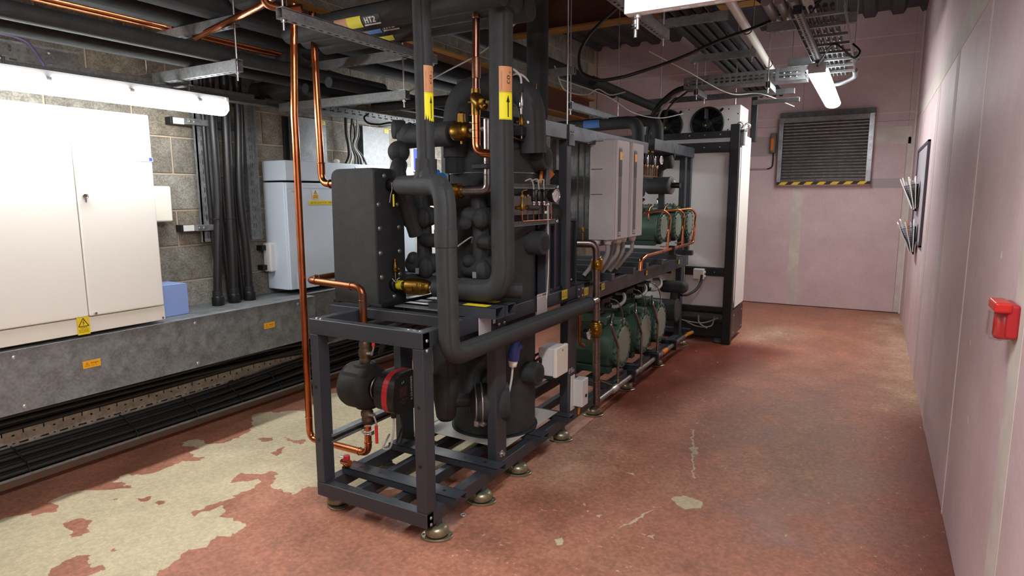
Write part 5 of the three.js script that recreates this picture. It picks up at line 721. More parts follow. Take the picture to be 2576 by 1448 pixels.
  const d = thing('discharge_header', 'silver pipe running low along the frame side before the lower compressors', 'pipe', [-1.5, .16, -4.8]); part(d, 'pipe', rod([-1.5, .155, -3.75], [-1.5, .155, -5.92], .02, .02, 20), M('#b5ada5', .35, .95, { map: T_galv })); for (const z of [-4.1, -4.6, -5.15, -5.6]) part(d, 'tee', rod([-1.5, .155, z - .035], [-1.5, .155, z + .035], .0235, .0235, 18), steel); for (const z of [-4.42, -5.0, -5.55]) part(d, 'black_clamp', box(-1.53, -1.465, .11, .2, z - .018, z + .018, .004), plasticBlack); part(d, 'yellow_band', rod([-1.5, .155, -5.22], [-1.5, .155, -5.34], .0208, .0208, 18), orange, 'yellow printed band'); part(d, 'end_valve', [rod([-1.5, .155, -5.9], [-1.48, .165, -6.0], .016, .014, 14), rod([-1.49, .165, -5.98], [-1.46, .172, -6.1], .02, .016, 14)], M('#c98a2b', .35, .6)); part(d, 'foil_wrap', lathe([-1.5, .155, -4.0], [0, 0, -1], [[.02, 0], [.028, .02], [.026, .05], [.03, .08], [.02, .11]], 12), zinc);
  solo('capillary_tube', cable([[-1.56, .25, -3.9], [-1.52, .22, -3.95], [-1.5, .19, -4.02], [-1.49, .17, -4.06]], .0045, 8), brass, 'short brass tube joining the silver low pipe', 'tube');
  const rs = thing('valved_riser', 'vertical steel pipe with two brass valves at the deck edge', 'pipe', [-1.5, .12, -3.72]);
  part(rs, 'pipe', pipe([[-1.62, 1.205, -3.63], [-1.5, 1.205, -3.68], [-1.5, .14, -3.735]], .0235, .055, 20), M('#a3968e', .34, 1, { map: T_galv })); part(rs, 'tee_stub', rod([-1.5, .84, -3.7], [-1.5, .835, -3.6], .026, .024, 20), steel);
  for (const y of [1.068, .65]) part(rs, 'brass_valve', [lathe([-1.5, y - .055, -3.70], UP, [[0, 0], [.028, 0], [.028, .014], [.034, .02], [.04, .03], [.04, .08], [.034, .09], [.028, .096], [.028, .11], [0, .11]], 8), lathe([-1.485, y, -3.675], [.3, 0, 1], [[0, .02], [.012, .02], [.015, .012], [.015, -.01]], 14)], M('#b8862f', .35, .95, { map: T_galv })); for (const y of [.93, .78, .5, .42, .3]) part(rs, 'weld_ring', ring([-1.5, y, -3.712], UP, .0243, .0016, 20), steel);
  const bd = thing('brass_drain_valve', 'small brass valve on the steel elbow at the top of the valved riser', 'valve', [-1.58, 1.24, -3.62]); part(bd, 'body', [rod([-1.57, 1.22, -3.63], [-1.57, 1.275, -3.63], .004), lathe([-1.57, 1.27, -3.63], UP, [[0, 0], [.008, 0], [.011, .008], [.011, .03], [.006, .038], [0, .05]], 12), rod([-1.57, 1.288, -3.63], [-1.55, 1.288, -3.665], .004)], brass);
  const cb = thing('copper_pipe', 'narrow copper pipe behind the end of the long insulated run', 'pipe', [-1.62, .6, -3.66]); part(cb, 'pipe', pipe([[-1.6, .80, -3.66], [-1.6, .55, -3.67], [-1.6, .52, -3.74]], .012, .03, 12), copperOld); const gg = thing('pressure_gauge', 'white faced pressure gauge beside the lower brass valve', 'gauge', [-1.55, .61, -3.74]); gauge(gg, [-1.545, .61, -3.70], .034); part(gg, 'stem', rod([-1.56, .575, -3.71], [-1.56, .54, -3.72], .006), brass);
  const lh = thing('insulated_header', 'black foam covered header with a flanged end behind the lower compressors', 'pipe', [-1.62, .45, -5.8]); part(lh, 'jacket', rod([-1.95, .44, -5.75], [-1.53, .44, -5.75], .1, .1, 28), foam); part(lh, 'end_flange', lathe([-1.53, .44, -5.75], [1, 0, 0], [[0, .014], [.09, .014], [.11, .008], [.11, 0]], 28), foam); part(lh, 'upper_valve_jacket', [rbox(-1.72, -1.46, .59, .70, -5.92, -5.78, .045, 4), rod([-1.58, .52, -5.82], [-1.58, .62, -5.84], .035, .035, 16)], foam);
  const sh = thing('clear_curtain', 'bright metal foil cladding behind the upper end of the lower compressors', 'cladding', [-1.8, .7, -6.2]); part(sh, 'sheet', [box(-1.72, -1.60, .5, .85, -6.215, -6.21, .002), box(-1.60, -1.585, .5, .85, -6.215, -6.19, .002)], zinc);
  solo('cable', cable([[-1.45, .71, -6.36], [-1.455, .64, -6.34], [-1.47, .58, -6.25], [-1.52, .54, -6.1], [-1.55, .55, -5.98]], .013, 10), rubber, 'black flexible conduit curling down from the junction box on the end cabinet', 'cable');
}
{ // boxes low on the frame
  const b = thing('control_box', 'white plastic control box with curled cables low in the frame', 'box', [-1.56, .48, -3.2]); part(b, 'body', rbox(-1.62, -1.52, .475, .64, -3.275, -3.125, .008, 2), whitePlastic); part(b, 'lid', rbox(-1.526, -1.50, .47, .645, -3.28, -3.12, .008, 3), cream); part(b, 'screw', rod([-1.5, .62, -3.2], [-1.498, .62, -3.2], .006), M('#8a8480', .5));
  for (const y of [.60, .52]) { solo('curled_lead', cable([[-1.62, y, -3.15], [-1.63, y - .01, -3.10], [-1.61, y - .03, -3.06], [-1.59, y - .015, -3.09], [-1.6, y - .05, -3.12], [-1.6, y - .085, -3.10]], .0075, 8), y > .55 ? rubber : cableGrey, y > .55 ? 'black curled lead beside the white control box' : 'grey curled lead below the white control box', 'cable'); }
  const s = thing('isolator_switch', 'small white isolator on the frame post with an orange tail', 'switch', [-1.54, .17, -3.5]); part(s, 'back_plate', box(-1.572, -1.565, .16, .385, -3.53, -3.47, .003), whitePlastic); part(s, 'body', rbox(-1.566, -1.50, .185, .36, -3.59, -3.495, .006, 2), whitePlastic); part(s, 'knob', box(-1.5, -1.494, .24, .26, -3.56, -3.54, .002), plasticBlack); part(s, 'orange_tail', rod([-1.535, .185, -3.53], [-1.54, .125, -3.53], .010, .006, 10), orange);
  const w = solo('washer', ring([-1.59, .004, -2.30], UP, .012, .0045, 20), zinc, 'loose steel washer lying on the red floor by the frame feet', 'washer');
  w.geometry.scale(1, 1, 1);
  solo('blue_bag', box(-1.72, -1.69, .42, .66, -3.02, -2.99, .01), M('#7f9cc0', .3), 'pale blue plastic strip between vessel and control box', 'strip');
  const bs = thing('base_sheet', 'pale grey drip sheet under the pressure vessel', 'sheet', [-1.85, .18, -3.0]); part(bs, 'sheet', box(-2.15, -1.6, .1835, .1865, -3.35, -2.7, .001), M('#b8b3a8', .5));
}
{ // end cabinet with a twin fan cooler on top
  const zf = -6.45, c = thing('end_cabinet', 'tall grey panelled cabinet in a black frame at the far end of the machine', 'cabinet', [-1.75, 0, -6.8]);
  part(c, 'back_body', box(-2.45, -1.20, .36, 2.05, -7.1, -6.52, .004), cabGrey);
  part(c, 'upper_panel', box(-2.4, -1.235, 2.015, 2.06, -6.525, -6.495, .002), cabGrey); part(c, 'main_panel', box(-2.4, -1.235, .775, 1.915, -6.525, -6.495, .002), cabGrey); part(c, 'lower_panel', box(-2.4, -1.235, .375, .695, -6.525, -6.495, .002), cabGrey);
  part(c, 'post', box(-1.255, -1.17, .0, 2.178, -6.53, zf, .004), blackMat); part(c, 'post', box(-2.45, -2.37, .0, 2.1, -6.53, zf, .004), blackMat);
  for (const [a, b, n] of [[2.055, 2.118, 'top_rail'], [1.918, 2.014, 'upper_rail'], [.693, .772, 'middle_rail'], [.33, .374, 'lower_rail']]) { const r = part(c, n, box(-2.37, -1.255, a, b, -6.53, zf - .004, .003), blackMat); if (n !== 'lower_rail') for (const x of [-1.35, -1.5, -1.65]) part(r, 'rivet', lathe([x, (a + b) / 2, zf - .004], [0, 0, 1], [[0, .003], [.005, .002], [.006, 0]], 10), zinc); }
  part(c, 'base_pan', box(-2.4, -1.2, .06, .20, -7.1, -6.5, .004), blackMat); part(c, 'galvanised_ledge', box(-2.3, -1.26, .25, .29, -6.9, -6.55, .002), galvDull); part(c, 'side_plate', box(-1.2, -1.172, .06, .34, -7.12, -6.53, .002), M('#4a4446', .35, .5, { map: T_galv })); for (const z of [-6.62, -7.05]) for (const y of [.1, .28]) part(c, 'rivet', lathe([-1.172, y, z], [1, 0, 0], [[0, .006], [.008, .004], [.01, 0]], 12), zinc);
  part(c, 'side_door', poly([[6.62, .36], [7.10, .36], [7.12, .40], [7.12, 2.09], [6.535, 2.09], [6.535, .46]], .03, toX(-1.2)), white); part(c, 'edge_profile', box(-1.172, -1.166, .36, 2.0, -6.60, -6.575, .002), galv);
  part(c, 'top_bracket', [box(-1.17, -1.14, 1.98, 2.13, -6.6, -6.52, .003), box(-1.17, -1.135, 2.115, 2.13, -6.62, -6.5, .002)], galvDull); for (const [x, z] of [[-1.19, -6.58], [-1.15, -6.72]]) part(c, 'lifting_eye', [ring([x, 2.175, z], [.4, 0, 1], .028, .009, 22), rod([x, 2.12, z], [x, 2.148, z], .012)], chrome);
  for (const [x, z] of [[-1.30, -6.56], [-2.3, -6.56]]) part(c, 'foot', lathe([x, 0, z], UP, [[0, 0], [.07, 0], [.07, .012], [.05, .04], [.02, .05], [.02, .065], [0, .065]], 24), M('#6f6c60', .45, .5));
  const lc = [[[-1.3, .26, -6.5], [-1.45, .2, -6.47], [-1.7, .22, -6.47], [-1.85, .26, -6.5]], [[-1.34, .27, -6.5], [-1.36, .18, -6.47], [-1.5, .16, -6.465], [-1.62, .2, -6.47]], [[-1.5, .27, -6.5], [-1.48, .2, -6.46], [-1.4, .15, -6.46]]]; lc.forEach((p) => solo('loose_cable', cable(p, .007, 8), cableGrey, 'grey cable hanging loose in the open base of the end cabinet', 'cable', 'loose cables in the end cabinet base'));
  const j = thing('junction_box', 'small white junction box on the middle rail of the end cabinet', 'box', [-1.49, .7, -6.42]); part(j, 'body', rbox(-1.55, -1.44, .655, .765, -6.452, -6.40, .01, 3), whitePlastic); part(j, 'lid', rbox(-1.546, -1.444, .66, .76, -6.405, -6.39, .006, 2), cream); for (const y of [.69, .73]) part(j, 'knockout', lathe([-1.44, y, -6.42], [1, 0, 0], [[0, .012], [.012, .012], [.014, 0]], 14), whitePlastic); part(j, 'gland', lathe([-1.49, .655, -6.42], [0, -1, 0], [[0, 0], [.018, 0], [.016, .02], [0, .02]], 14), whitePlastic);
  const e = thing('air_cooler', 'white air cooler with two black fans resting on the end cabinet', 'cooler', [-1.75, 2.06, -6.8]);
  part(e, 'casing', box(-2.26, -1.205, 2.062, 2.378, -7.05, -6.6, .006), M('#cfcac8', .5)); part(e, 'end_panel', box(-1.207, -1.2, 2.064, 2.376, -7.05, -6.6, .002), M('#c9bfc0', .5)); part(e, 'rear_bracket', box(-1.2, -1.14, 2.06, 2.56, -7.28, -7.2, .003), blackMat);
  for (const x of [-1.515, -1.925]) { const f = part(e, 'fan', [ring([x, 2.21, -6.595], [0, 0, 1], .158, .01, 40), lathe([x, 2.21, -6.62], [0, 0, 1], [[.168, 0], [.17, .012], [.16, .02], [.155, .0]], 40)], plasticBlack); part(f, 'fan_hub', lathe([x, 2.21, -6.605], [0, 0, 1], [[0, .02], [.045, .018], [.05, 0]], 24), plasticBlack); const gr = []; for (let k = 0; k < 11; k++) gr.push(ring([x, 2.21, -6.588], [0, 0, 1], .02 + k * .0125, .0013, 36)); for (let k = 0; k < 8; k++) { const a = k * Math.PI / 8; gr.push(rod([x - .155 * Math.cos(a), 2.21 - .155 * Math.sin(a), -6.586], [x + .155 * Math.cos(a), 2.21 + .155 * Math.sin(a), -6.586], .0015, .0015, 5)); } const g = part(f, 'wire_guard', gr, plasticBlack); g.userData.kind = 'stuff'; part(f, 'fan_disc', rod([x, 2.21, -6.602], [x, 2.21, -6.6], .156, .156, 36), M('#0c0c0d', .6));
    for (let k = 0; k < 5; k++) { const a = k / 5 * 6.283; part(f, 'blade', box(-.03, .03, .05, .148, -.0015, .0015, .0005).rotateY(.5).rotateZ(a).translate(x, 2.21, -6.597), M('#1b1b1d', .4)); } part(f, 'warning_mark', poly([[-.01, -.008], [.01, -.008], [0, .012]], .001, (q) => q.translate(x - .01, 2.195, -6.584)), yellow); part(e, 'fan_lug', rod([x + .13, 2.33, -6.6], [x + .15, 2.345, -6.58], .012, .012, 10), plasticBlack); }
  for (const [x, y] of [[-1.31, 2.34], [-1.31, 2.24], [-1.31, 2.14], [-1.22, 2.29], [-1.7, 2.36]]) part(e, 'rivet', lathe([x, y, -6.6], [0, 0, 1], [[0, .003], [.006, .002], [.007, 0]], 10), plasticBlack);
  const va = thing('insulated_valve', 'black insulated valve with a flanged cap before the end cabinet', 'valve', [-1.6, 1.58, -5.6]);
  part(va, 'barrel', lathe([-1.78, 1.585, -5.55], [1, 0, .15], [[0, 0], [.06, 0], [.075, .02], [.075, .22], [0, .22]], 26), foam); part(va, 'end_cap', lathe([-1.56, 1.585, -5.517], [1, 0, .15], [[0, .016], [.07, .016], [.078, .008], [.078, 0]], 26), M('#5d5a55', .5)); part(va, 'spindle', rod([-1.545, 1.585, -5.515], [-1.47, 1.585, -5.505], .024, .024, 16), plasticBlack); part(va, 'white_cap', ball([-1.535, 1.615, -5.52], .016), white); part(va, 'upper_elbow', pipe([[-1.7, 1.62, -5.56], [-1.69, 1.75, -5.57], [-1.6, 1.79, -5.56]], .05, .06, 20), foam); part(va, 'upper_cap', lathe([-1.62, 1.79, -5.56], [1, 0, 0], [[0, 0], [.058, 0], [.058, .06], [0, .06]], 20), foam); part(va, 'stand', box(-1.68, -1.63, 1.38, 1.56, -5.6, -5.56, .004), blackMat); part(va, 'side_flange', poly([[-1.87, 1.44], [-1.80, 1.50], [-1.78, 1.66], [-1.87, 1.67]], .02, (g) => g.translate(0, 0, -5.55)), blackMat);
  const gp = thing('gauge_panel', 'crowded row of small brass valves and gauges under the far top rail', 'panel', [-1.6, 1.7, -5.1]); part(gp, 'back_plate', box(-1.66, -1.655, 1.64, 1.86, -5.32, -4.75, .001), blackMat); part(gp, 'label_strip', [-4.86, -4.98, -5.1].map((z) => box(-1.6, -1.597, 1.845, 1.857, z - .03, z + .03, 0)), yellow); for (let k = 0; k < 8; k++) { const z = -4.78 - k * .065; part(gp, 'transducer', lathe([-1.6, 1.75, z], UP, [[0, 0], [.012, 0], [.013, .05], [.006, .075], [0, .075]], 12), k % 3 ? plasticBlack : chrome); part(gp, 'cock', lathe([-1.6, 1.72, z], UP, [[0, 0], [.012, 0], [.012, .02], [.007, .03], [0, .03]], 10), k % 2 ? chrome : brass); part(gp, 'dropper', rod([-1.6, 1.655, z], [-1.6, 1.72, z], .004, .004, 8), k % 2 ? copper : brass); } part(gp, 'copper_header', rod([-1.6, 1.652, -4.76], [-1.6, 1.652, -5.26], .004, .004, 8), copper); gauge(gp, [-1.575, 1.79, -5.27], .034);
  const ep = thing('insulated_pipe', 'black insulated pipes bending down beside the cooler fans, the pair over the far top rail', 'pipe', [-2, 2.1, -5.6]); part(ep, 'near_bend', pipe([[-2.9, 2.12, -5.4], [-1.86, 2.145, -5.5], [-1.855, 1.87, -5.5]], .055, .1, 22), foam); part(ep, 'far_bend', pipe([[-2.2, 2.175, -5.8], [-1.78, 2.185, -5.8], [-1.77, 1.93, -5.8]], .052, .09, 22), foam); part(ep, 'pipe_marker', rod([-2.35, 2.134, -5.453], [-2.2, 2.137, -5.467], .0565, .0565, 20), canvasMat(128, 64, (g, w, h) => { g.fillStyle = '#2c2c2c'; g.fillRect(0, 0, w, h); g.fillStyle = '#4d77b8'; g.fillRect(0, 0, w, 24); g.fillStyle = '#7a4a30'; g.fillRect(0, 24, w, 20); }));
  part(ep, 'collector', rod([-1.9, 1.875, -5.55], [-1.56, 1.885, -5.62], .06, .06, 22), foam);
}
// ------------------------------------------------------------------ overhead services, wall side
const hang = (name, p, len, lab, grp) => solo(name, rod(p, [p[0], p[1] + len, p[2]], .005, .005, 8), zinc, lab, 'rod', grp);
function bracket(lab, p, axis, len, rods, y = .041, mat = galv) { // hanging strut with its own nuts; threaded rods are things of their own
  const t = thing('strut_channel', lab, 'strut', p); part(t, 'channel', strut(p, axis, len, y), mat);
  for (const r of rods) { const x = axis === 'x' ? p[0] + r : p[0] + .02, z = axis === 'x' ? p[2] - .02 : p[2] - r; part(t, 'square_washer', box(x - .02, x + .02, p[1] + y, p[1] + y + .005, z - .02, z + .02, .001), zinc); part(t, 'nut', hexnut([x, p[1] - .012, z], UP, .011, .011), zinc); solo('threaded_rod', rod([x, p[1] - .045, z], [x, YC - .02, z], .005, .005, 8), zinc, (r === rods[0] ? 'first' : 'second') + ' zinc rod of the ' + lab.split(' ').slice(0, 11).join(' '), 'rod'); }
  return t;
}
bracket('bright slotted strut above the end of the long batten light', [-3.72, 2.125, -2.15], 'x', .90, [.88, .1], .055);
bracket('dull strut higher up under the overhead copper pair', [-3.72, 2.345, -2.16], 'x', .885, [], .05);
bracket('slotted strut running over the copper risers under the labelled pipes', [-2.22, 2.235, -1.9], 'z', 1.07, [.02, 1.05]);
bracket('slotted strut over the grey cabinet carrying dark pipes', [-3.5, 2.065, -2.98], 'x', 1.08, [1.05, .1], .05);
bracket('dark cross strut above the grey cabinet, one level higher', [-3.5, 2.30, -3.0], 'x', 1.05, [], .05);
bracket('pale strut hanging over the tall back frame', [-2.16, 2.18, -4.65], 'z', 1.1, [.02, 1.08], .05);
bracket('dark strut crossing over the hoop pipe', [-2.9, 2.35, -4.2], 'x', 1.0, [], .05);
const big = (lab, pts, r, mat = foam, grp) => solo('insulated_pipe', pipe(pts, r, r * 2.2, 22), mat, lab, 'pipe', grp);
big('black insulated pipe overhead, the one running nearest the batten light', [[-2.96, 2.215, .6], [-2.96, 2.22, -2.6], [-2.96, 2.22, -3.4]], .038);
big('black insulated pipe overhead beside the perforated wall tray', [[-3.22, 2.212, .6], [-3.22, 2.215, -2.6], [-3.22, 2.215, -5.8]], .034);
big('broad black insulated pipe overhead below the copper pair', [[-3.3, 2.46, .6], [-3.3, 2.46, -5.5]], .062);
big('black insulated pipe overhead, higher and further from the wall', [[-3.02, 2.47, .6], [-3.02, 2.47, -3.2], [-3.02, 2.47, -5.5]], .068);
big('dark pipe beyond the first cross strut carrying a slim run to the end cabinet', [[-2.75, 2.145, -2.7], [-2.75, 2.145, -6.4]], .03, foamDark);
big('slim dark pipe next to the wall tray over the grey cabinet', [[-3.05, 2.15, -2.8], [-3.05, 2.15, -6.4]], .03, foamDark);
for (const [x, y] of [[-3.40, 2.405], [-3.345, 2.412]]) solo('copper_pipe', pipe([[x, y, .6], [x, y, -2.2], [x, y, -2.9]], .0185, .06, 16), copper, 'one of two bare copper pipes running side by side high on the wall side', 'pipe', 'overhead copper pair');
{ const e = thing('insulated_elbow', 'bulky black insulated elbow dropping behind the two copper risers', 'pipe', [-3.4, 2.3, -3.0]); part(e, 'jacket', pipe([[-3.35, 2.62, -2.3], [-3.35, 2.60, -3.0], [-3.42, 2.30, -3.02], [-3.42, 2.26, -3.6]], .105, .2, 28), foam); part(e, 'branch', pipe([[-3.7, 2.20, -2.95], [-3.5, 2.2, -3.0], [-3.42, 2.21, -3.05]], .06, .1, 22), foam); part(e, 'band', ring([-3.62, 2.2, -2.965], [1, 0, -.25], .061, .003, 30), rubber); part(e, 'saddle', pipe([[-3.1, 2.40, -2.9], [-3.35, 2.38, -3.0]], .07, .1, 22), foam); }
{ const c = thing('copper_pipe', 'short copper offset above the first strut with its elbow near the copper risers', 'pipe', [-2.5, 2.4, -2.1]); part(c, 'pipe', pipe([[-2.36, 3.0, -1.95], [-2.37, 2.33, -1.97], [-2.30, 2.31, -2.03], [-2.24, 2.32, -2.06]], .017, .04, 16), copperOld); part(c, 'cross_pipe', pipe([[-3.2, 2.34, -2.2], [-2.5, 2.36, -2.05], [-2.22, 2.37, -1.96]], .0165, .04, 16), copper); }
{ // three labelled pipes across the strut
  const mark = (col) => canvasMat(128, 256, (g, w, h) => { g.fillStyle = '#b5835f'; g.fillRect(0, 0, w, 120); g.fillStyle = col; g.fillRect(0, 120, w, 136); });
  [[-2.405, 2.345, '#d9cf2a', -2.34, 1, 'yellow'], [-2.525, 2.345, '#5f86cc', -2.33, 1, 'blue'], [-2.655, 2.34, '#d9cf2a', -2.36, 0, 'yellow']].forEach(([z, y, col, x0, txt, nm], i) => {
    const t = thing('labelled_pipe', ['black insulated pipe with a brown and yellow band and white HT2 lettering', 'black insulated pipe with a brown and blue band and white HT2 lettering', 'black insulated pipe with a brown and yellow band and no lettering'][i], 'pipe', [-2, y, z]);
    part(t, 'jacket', rod([-2.72, y, z], [-1.42, y + .005, z], .056, .056, 24), foam); const lo = (g) => { g.userData.keepUV = true; return g; };
    // printed band on the lower front of the pipe
    part(t, 'band_label', lo(new THREE.CylinderGeometry(.0572, .0572, .17, 12, 1, true, -1.0, .95).rotateZ(Math.PI / 2).translate(x0 + .085, y + .0015, z)), mark(col), 'brown and ' + nm + ' identification band');
    if (txt) { part(t, 'lettering', (() => { const b = new THREE.BoxGeometry(.105, .046, .0008).rotateX(.55).translate(x0 + .235, y - .0285, z + .0495); b.userData.keepUV = true; return b; })(), canvasMat(200, 90, (q, w, h) => { q.fillStyle = '#2a2928'; q.fillRect(0, 0, w, h); q.fillStyle = '#d8d6d0'; q.font = 'bold 74px sans-serif'; q.fillText('HT2', 14, 64); q.fillRect(6, 74, 188, 12); })); }
  });
  big('black insulated pipe crossing above the labelled pipes', [[-2.9, 2.52, -2.25], [-1.2, 2.55, -2.25]], .07); big('black insulated pipe crossing above and behind the labelled pipes', [[-2.7, 2.47, -2.72], [-1.15, 2.48, -2.72]], .055);
  const m = thing('marked_pipe', 'dark pipe with yellow and navy markers glimpsed between the insulated risers', 'pipe', [-2.3, 2.1, -3.4]); part(m, 'pipe', rod([-3.0, 2.1, -3.35], [-1.9, 2.12, -3.5], .035, .035, 18), foamDark); part(m, 'marker', rod([-2.35, 2.112, -3.4387], [-2.1, 2.1164, -3.4728], .0365, .0365, 18), canvasMat(128, 32, (g, w, h) => { g.fillStyle = '#2b2f86'; g.fillRect(0, 0, w, h); g.fillStyle = '#cdbf2a'; g.fillRect(0, 0, 50, h); g.fillStyle = '#e6e4e0'; g.fillRect(0, 20, w, 4); }));
}
{ const t = thing('cable_tray', 'perforated galvanised tray high on the wall above the long batten light', 'cable tray', [-3.6, 2.15, -.9]); const hs = []; for (let x = .03; x < 2.2; x += .075) hs.push([x, .05, .012, .028], [x + .035, .055, .01, .01], [x, .012, .03, .008]); part(t, 'side', plate([-3.55, 2.125, .5], [0, 0, -1], UP, 2.28, .1, .002, hs), galv); part(t, 'bed', plate([-3.75, 2.125, .5], [0, 0, -1], [1, 0, 0], 2.28, .2, .002, slots(2.28, .075, 0, .03, .05, .01)), galv); part(t, 'bolt', lathe([-3.55, 2.2, -1.42], [1, 0, 0], [[0, .006], [.008, .004], [.009, 0]], 12), zinc); part(t, 'bolt', lathe([-3.55, 2.2, -1.65], [1, 0, 0], [[0, .006], [.008, .004], [.009, 0]], 12), zinc);
  solo('flex', cable([[-3.62, 2.24, -1.3], [-3.56, 2.25, -1.42], [-3.535, 2.23, -1.55], [-3.53, 2.16, -1.6], [-3.54, 2.10, -1.63]], .006, 8), M('#6a5a8a', .5), 'purple cable looping over the perforated tray edge', 'cable');
  const r = thing('light_trunking', 'galvanised trunking rail along the wall above the batten light', 'trunking', [-3.55, 2.12, -1.9]); part(r, 'rail', [box(-3.60, -3.54, 2.105, 2.155, -2.82, -1.78, .002)], galv); const s = thing('ladder_rail', 'dark rail carrying the long batten light along the wall', 'rail', [-3.45, 2.08, -1.8]); part(s, 'rail', box(-3.47, -3.43, 2.07, 2.11, -2.82, .5, .003), galvDull); part(s, 'rail_lip', box(-3.43, -3.39, 2.07, 2.075, -2.82, .5, .001), galvDull);
  for (const z of [-1.35, -2.2, -4.3, -5.1]) solo('light_hanger', [rod([-3.29, 2.06, z], [-3.29, 2.1, z], .006), box(-3.5, -3.27, 2.098, 2.104, z - .012, z + .012, .001), box(-3.80, -3.48, 2.098, 2.104, z - .012, z + .012, .001)], galvDull, z > -3 ? 'flat hanger strap above the long batten light' : 'flat hanger strap above the farther wall light', 'hanger', z > -3 ? 'hangers of the long batten light' : 'hangers of the farther wall light'); }
solo('cable', cable([[-3.27, 2.04, -3.95], [-3.28, 2.06, -3.85], [-3.35, 2.045, -3.78], [-3.42, 2.06, -3.74], [-3.45, 2.1, -3.74], [-3.42, 2.13, -3.76]], .007, 8), rubber, 'black flex feeding the farther wall light', 'cable');
// ------------------------------------------------------------------ overhead services, aisle side
bracket('white lit slotted strut crossing close overhead, nearest the camera', [-.705, 2.05, -1.93], 'x', 1.08, [.035, 1.0], .041, M('#eceeed', .4));
{ const t = thing('strut_hanger_bolt', 'bright bolt and nut under the near white strut', 'bolt', [-.68, 2.0, -1.95]); part(t, 'rod_end', rod([-.68, 1.985, -1.96], [-.68, 2.05, -1.96], .006), chrome); part(t, 'collar', hexnut([-.68, 2.022, -1.96], UP, .013, .012), chrome); part(t, 'rubber_ring', ring([-.68, 2.012, -1.96], UP, .009, .003, 16), rubber); }
bracket('long slotted strut receding over the middle of the machine', [-1.12, 2.38, -1.6], 'z', 2.1, [2.05], .055);
bracket('cross strut under the white pipe, nearer of the two', [-1.52, 2.745, -4.85], 'x', .52, [.03], .06);
bracket('cross strut under the white pipe, farther of the two', [-1.55, 2.70, -6.0], 'x', .56, [.03, .53], .06);
bracket('cross strut holding the cable ladder, nearer of the two', [-.80, 2.72, -5.3], 'x', .60, [.06, .53], .07);
bracket('cross strut holding the cable ladder, farther of the two', [-.78, 2.66, -6.45], 'x', .58, [.04, .54], .07);
{ const w = thing('white_waste_pipe', 'white plastic pipe running away overhead with dark couplings', 'pipe', [-1.0, 2.74, -5.5]); part(w, 'pipe', rod([-.93, 2.84, -3.6], [-1.02, 2.78, -7.3], .033, .033, 22), cream); for (const z of [-4.4, -5.5, -6.9]) part(w, 'coupling_clip', ring([-.93 - .09 * (-3.6 - z) / 3.7, 2.84 - .06 * (-3.6 - z) / 3.7, z], [0, 0, 1], .036, .0045, 26), rubber); part(w, 'coupling', rod([-.948, 2.828, -4.32], [-.952, 2.825, -4.5], .037, .037, 22), white);
  for (let k = 0; k < 5; k++) solo('insulated_pipe', rod([-1.10 - k * .085, 2.845, -3.4], [-1.14 - k * .08, 2.79, -9.0], .031, .031, 16), foamDark, 'one of the dark parallel pipes beside the white overhead pipe', 'pipe', 'dark pipes beside the white pipe');
  for (let k = 0; k < 4; k++) solo('pipe_stub', rod([-.50 - k * .085, 2.84, -4.9], [-.50 - k * .085, 2.83, -5.55], .034, .034, 16), k ? M('#8d8580', .5) : cream, 'one of the short pale pipes resting above the cable ladder strut', 'pipe', 'pale pipes above the ladder'); }
{ const l = thing('cable_ladder', 'galvanised cable ladder running overhead towards the roller shutter', 'cable ladder', [-.37, 2.6, -5.6]); for (const x of [-.53, -.235]) part(l, 'side_rail', plate([x, 2.59, -4.3], [0, 0, -1], UP, 2.4, .055, .0025, slots(2.4, .05, 0, .028, .02, .01)), galv); for (let z = -4.5; z > -6.65; z -= .3) part(l, 'rung', box(-.53, -.235, 2.595, 2.615, z - .015, z + .015, .002), galv);
  part(l, 'end_bend', [sweep(fillet([[-.235, 2.62, -6.7], [-.235, 2.60, -6.95], [-.36, 2.56, -7.0], [-.5, 2.55, -7.0]].map(vv), .14), .022, 10)], galv); for (let k = 0; k < 6; k++) solo('power_cable', cable([[-.5 + k * .04, 2.63, -4.4], [-.5 + k * .04, 2.635, -5.6], [-.49 + k * .035, 2.63, -6.9]], .014, 8, 4), cableMat, 'dark cable lying along the overhead cable ladder', 'cable', 'cables on the ladder');
  const s = thing('lamp_channel', 'perforated channel holding the aisle light under the ladder', 'channel', [-.475, 2.57, -6]); part(s, 'channel', strut([-.495, 2.565, -4.25], 'z', 3.8), galv); part(s, 'end_cap', box(-.5, -.45, 2.56, 2.612, -4.25, -4.24, .002), plasticBlack); for (const z of [-5.4, -6.5]) part(s, 'drop_bar', box(-.49, -.465, 2.6, 2.68, z - .01, z + .01, .001), galv);
  solo('cable', cable([[-.22, 2.62, -5.55], [-.17, 2.55, -5.5], [-.2, 2.50, -5.45], [-.32, 2.58, -5.3], [-.42, 2.56, -5.6], [-.475, 2.52, -5.8], [-.475, 2.5, -5.85]], .008, 8), rubber, 'black lamp flex hooping from the cable ladder to the aisle light', 'cable');
  solo('cable', cable([[-.30, 3.0, -4.4], [-.27, 2.8, -4.45], [-.38, 2.72, -4.6], [-.46, 2.64, -4.7], [-.47, 2.6, -4.75]], .0075, 8), rubber, 'black flex dropping from above into the lamp channel', 'cable'); const b = thing('cable_clip', 'pale round clip on the lamp channel', 'clip', [-.5, 2.585, -4.9]); part(b, 'clip', lathe([-.497, 2.585, -4.9], [-1, 0, .3], [[0, .014], [.008, .012], [.012, 0]], 14), cream); }
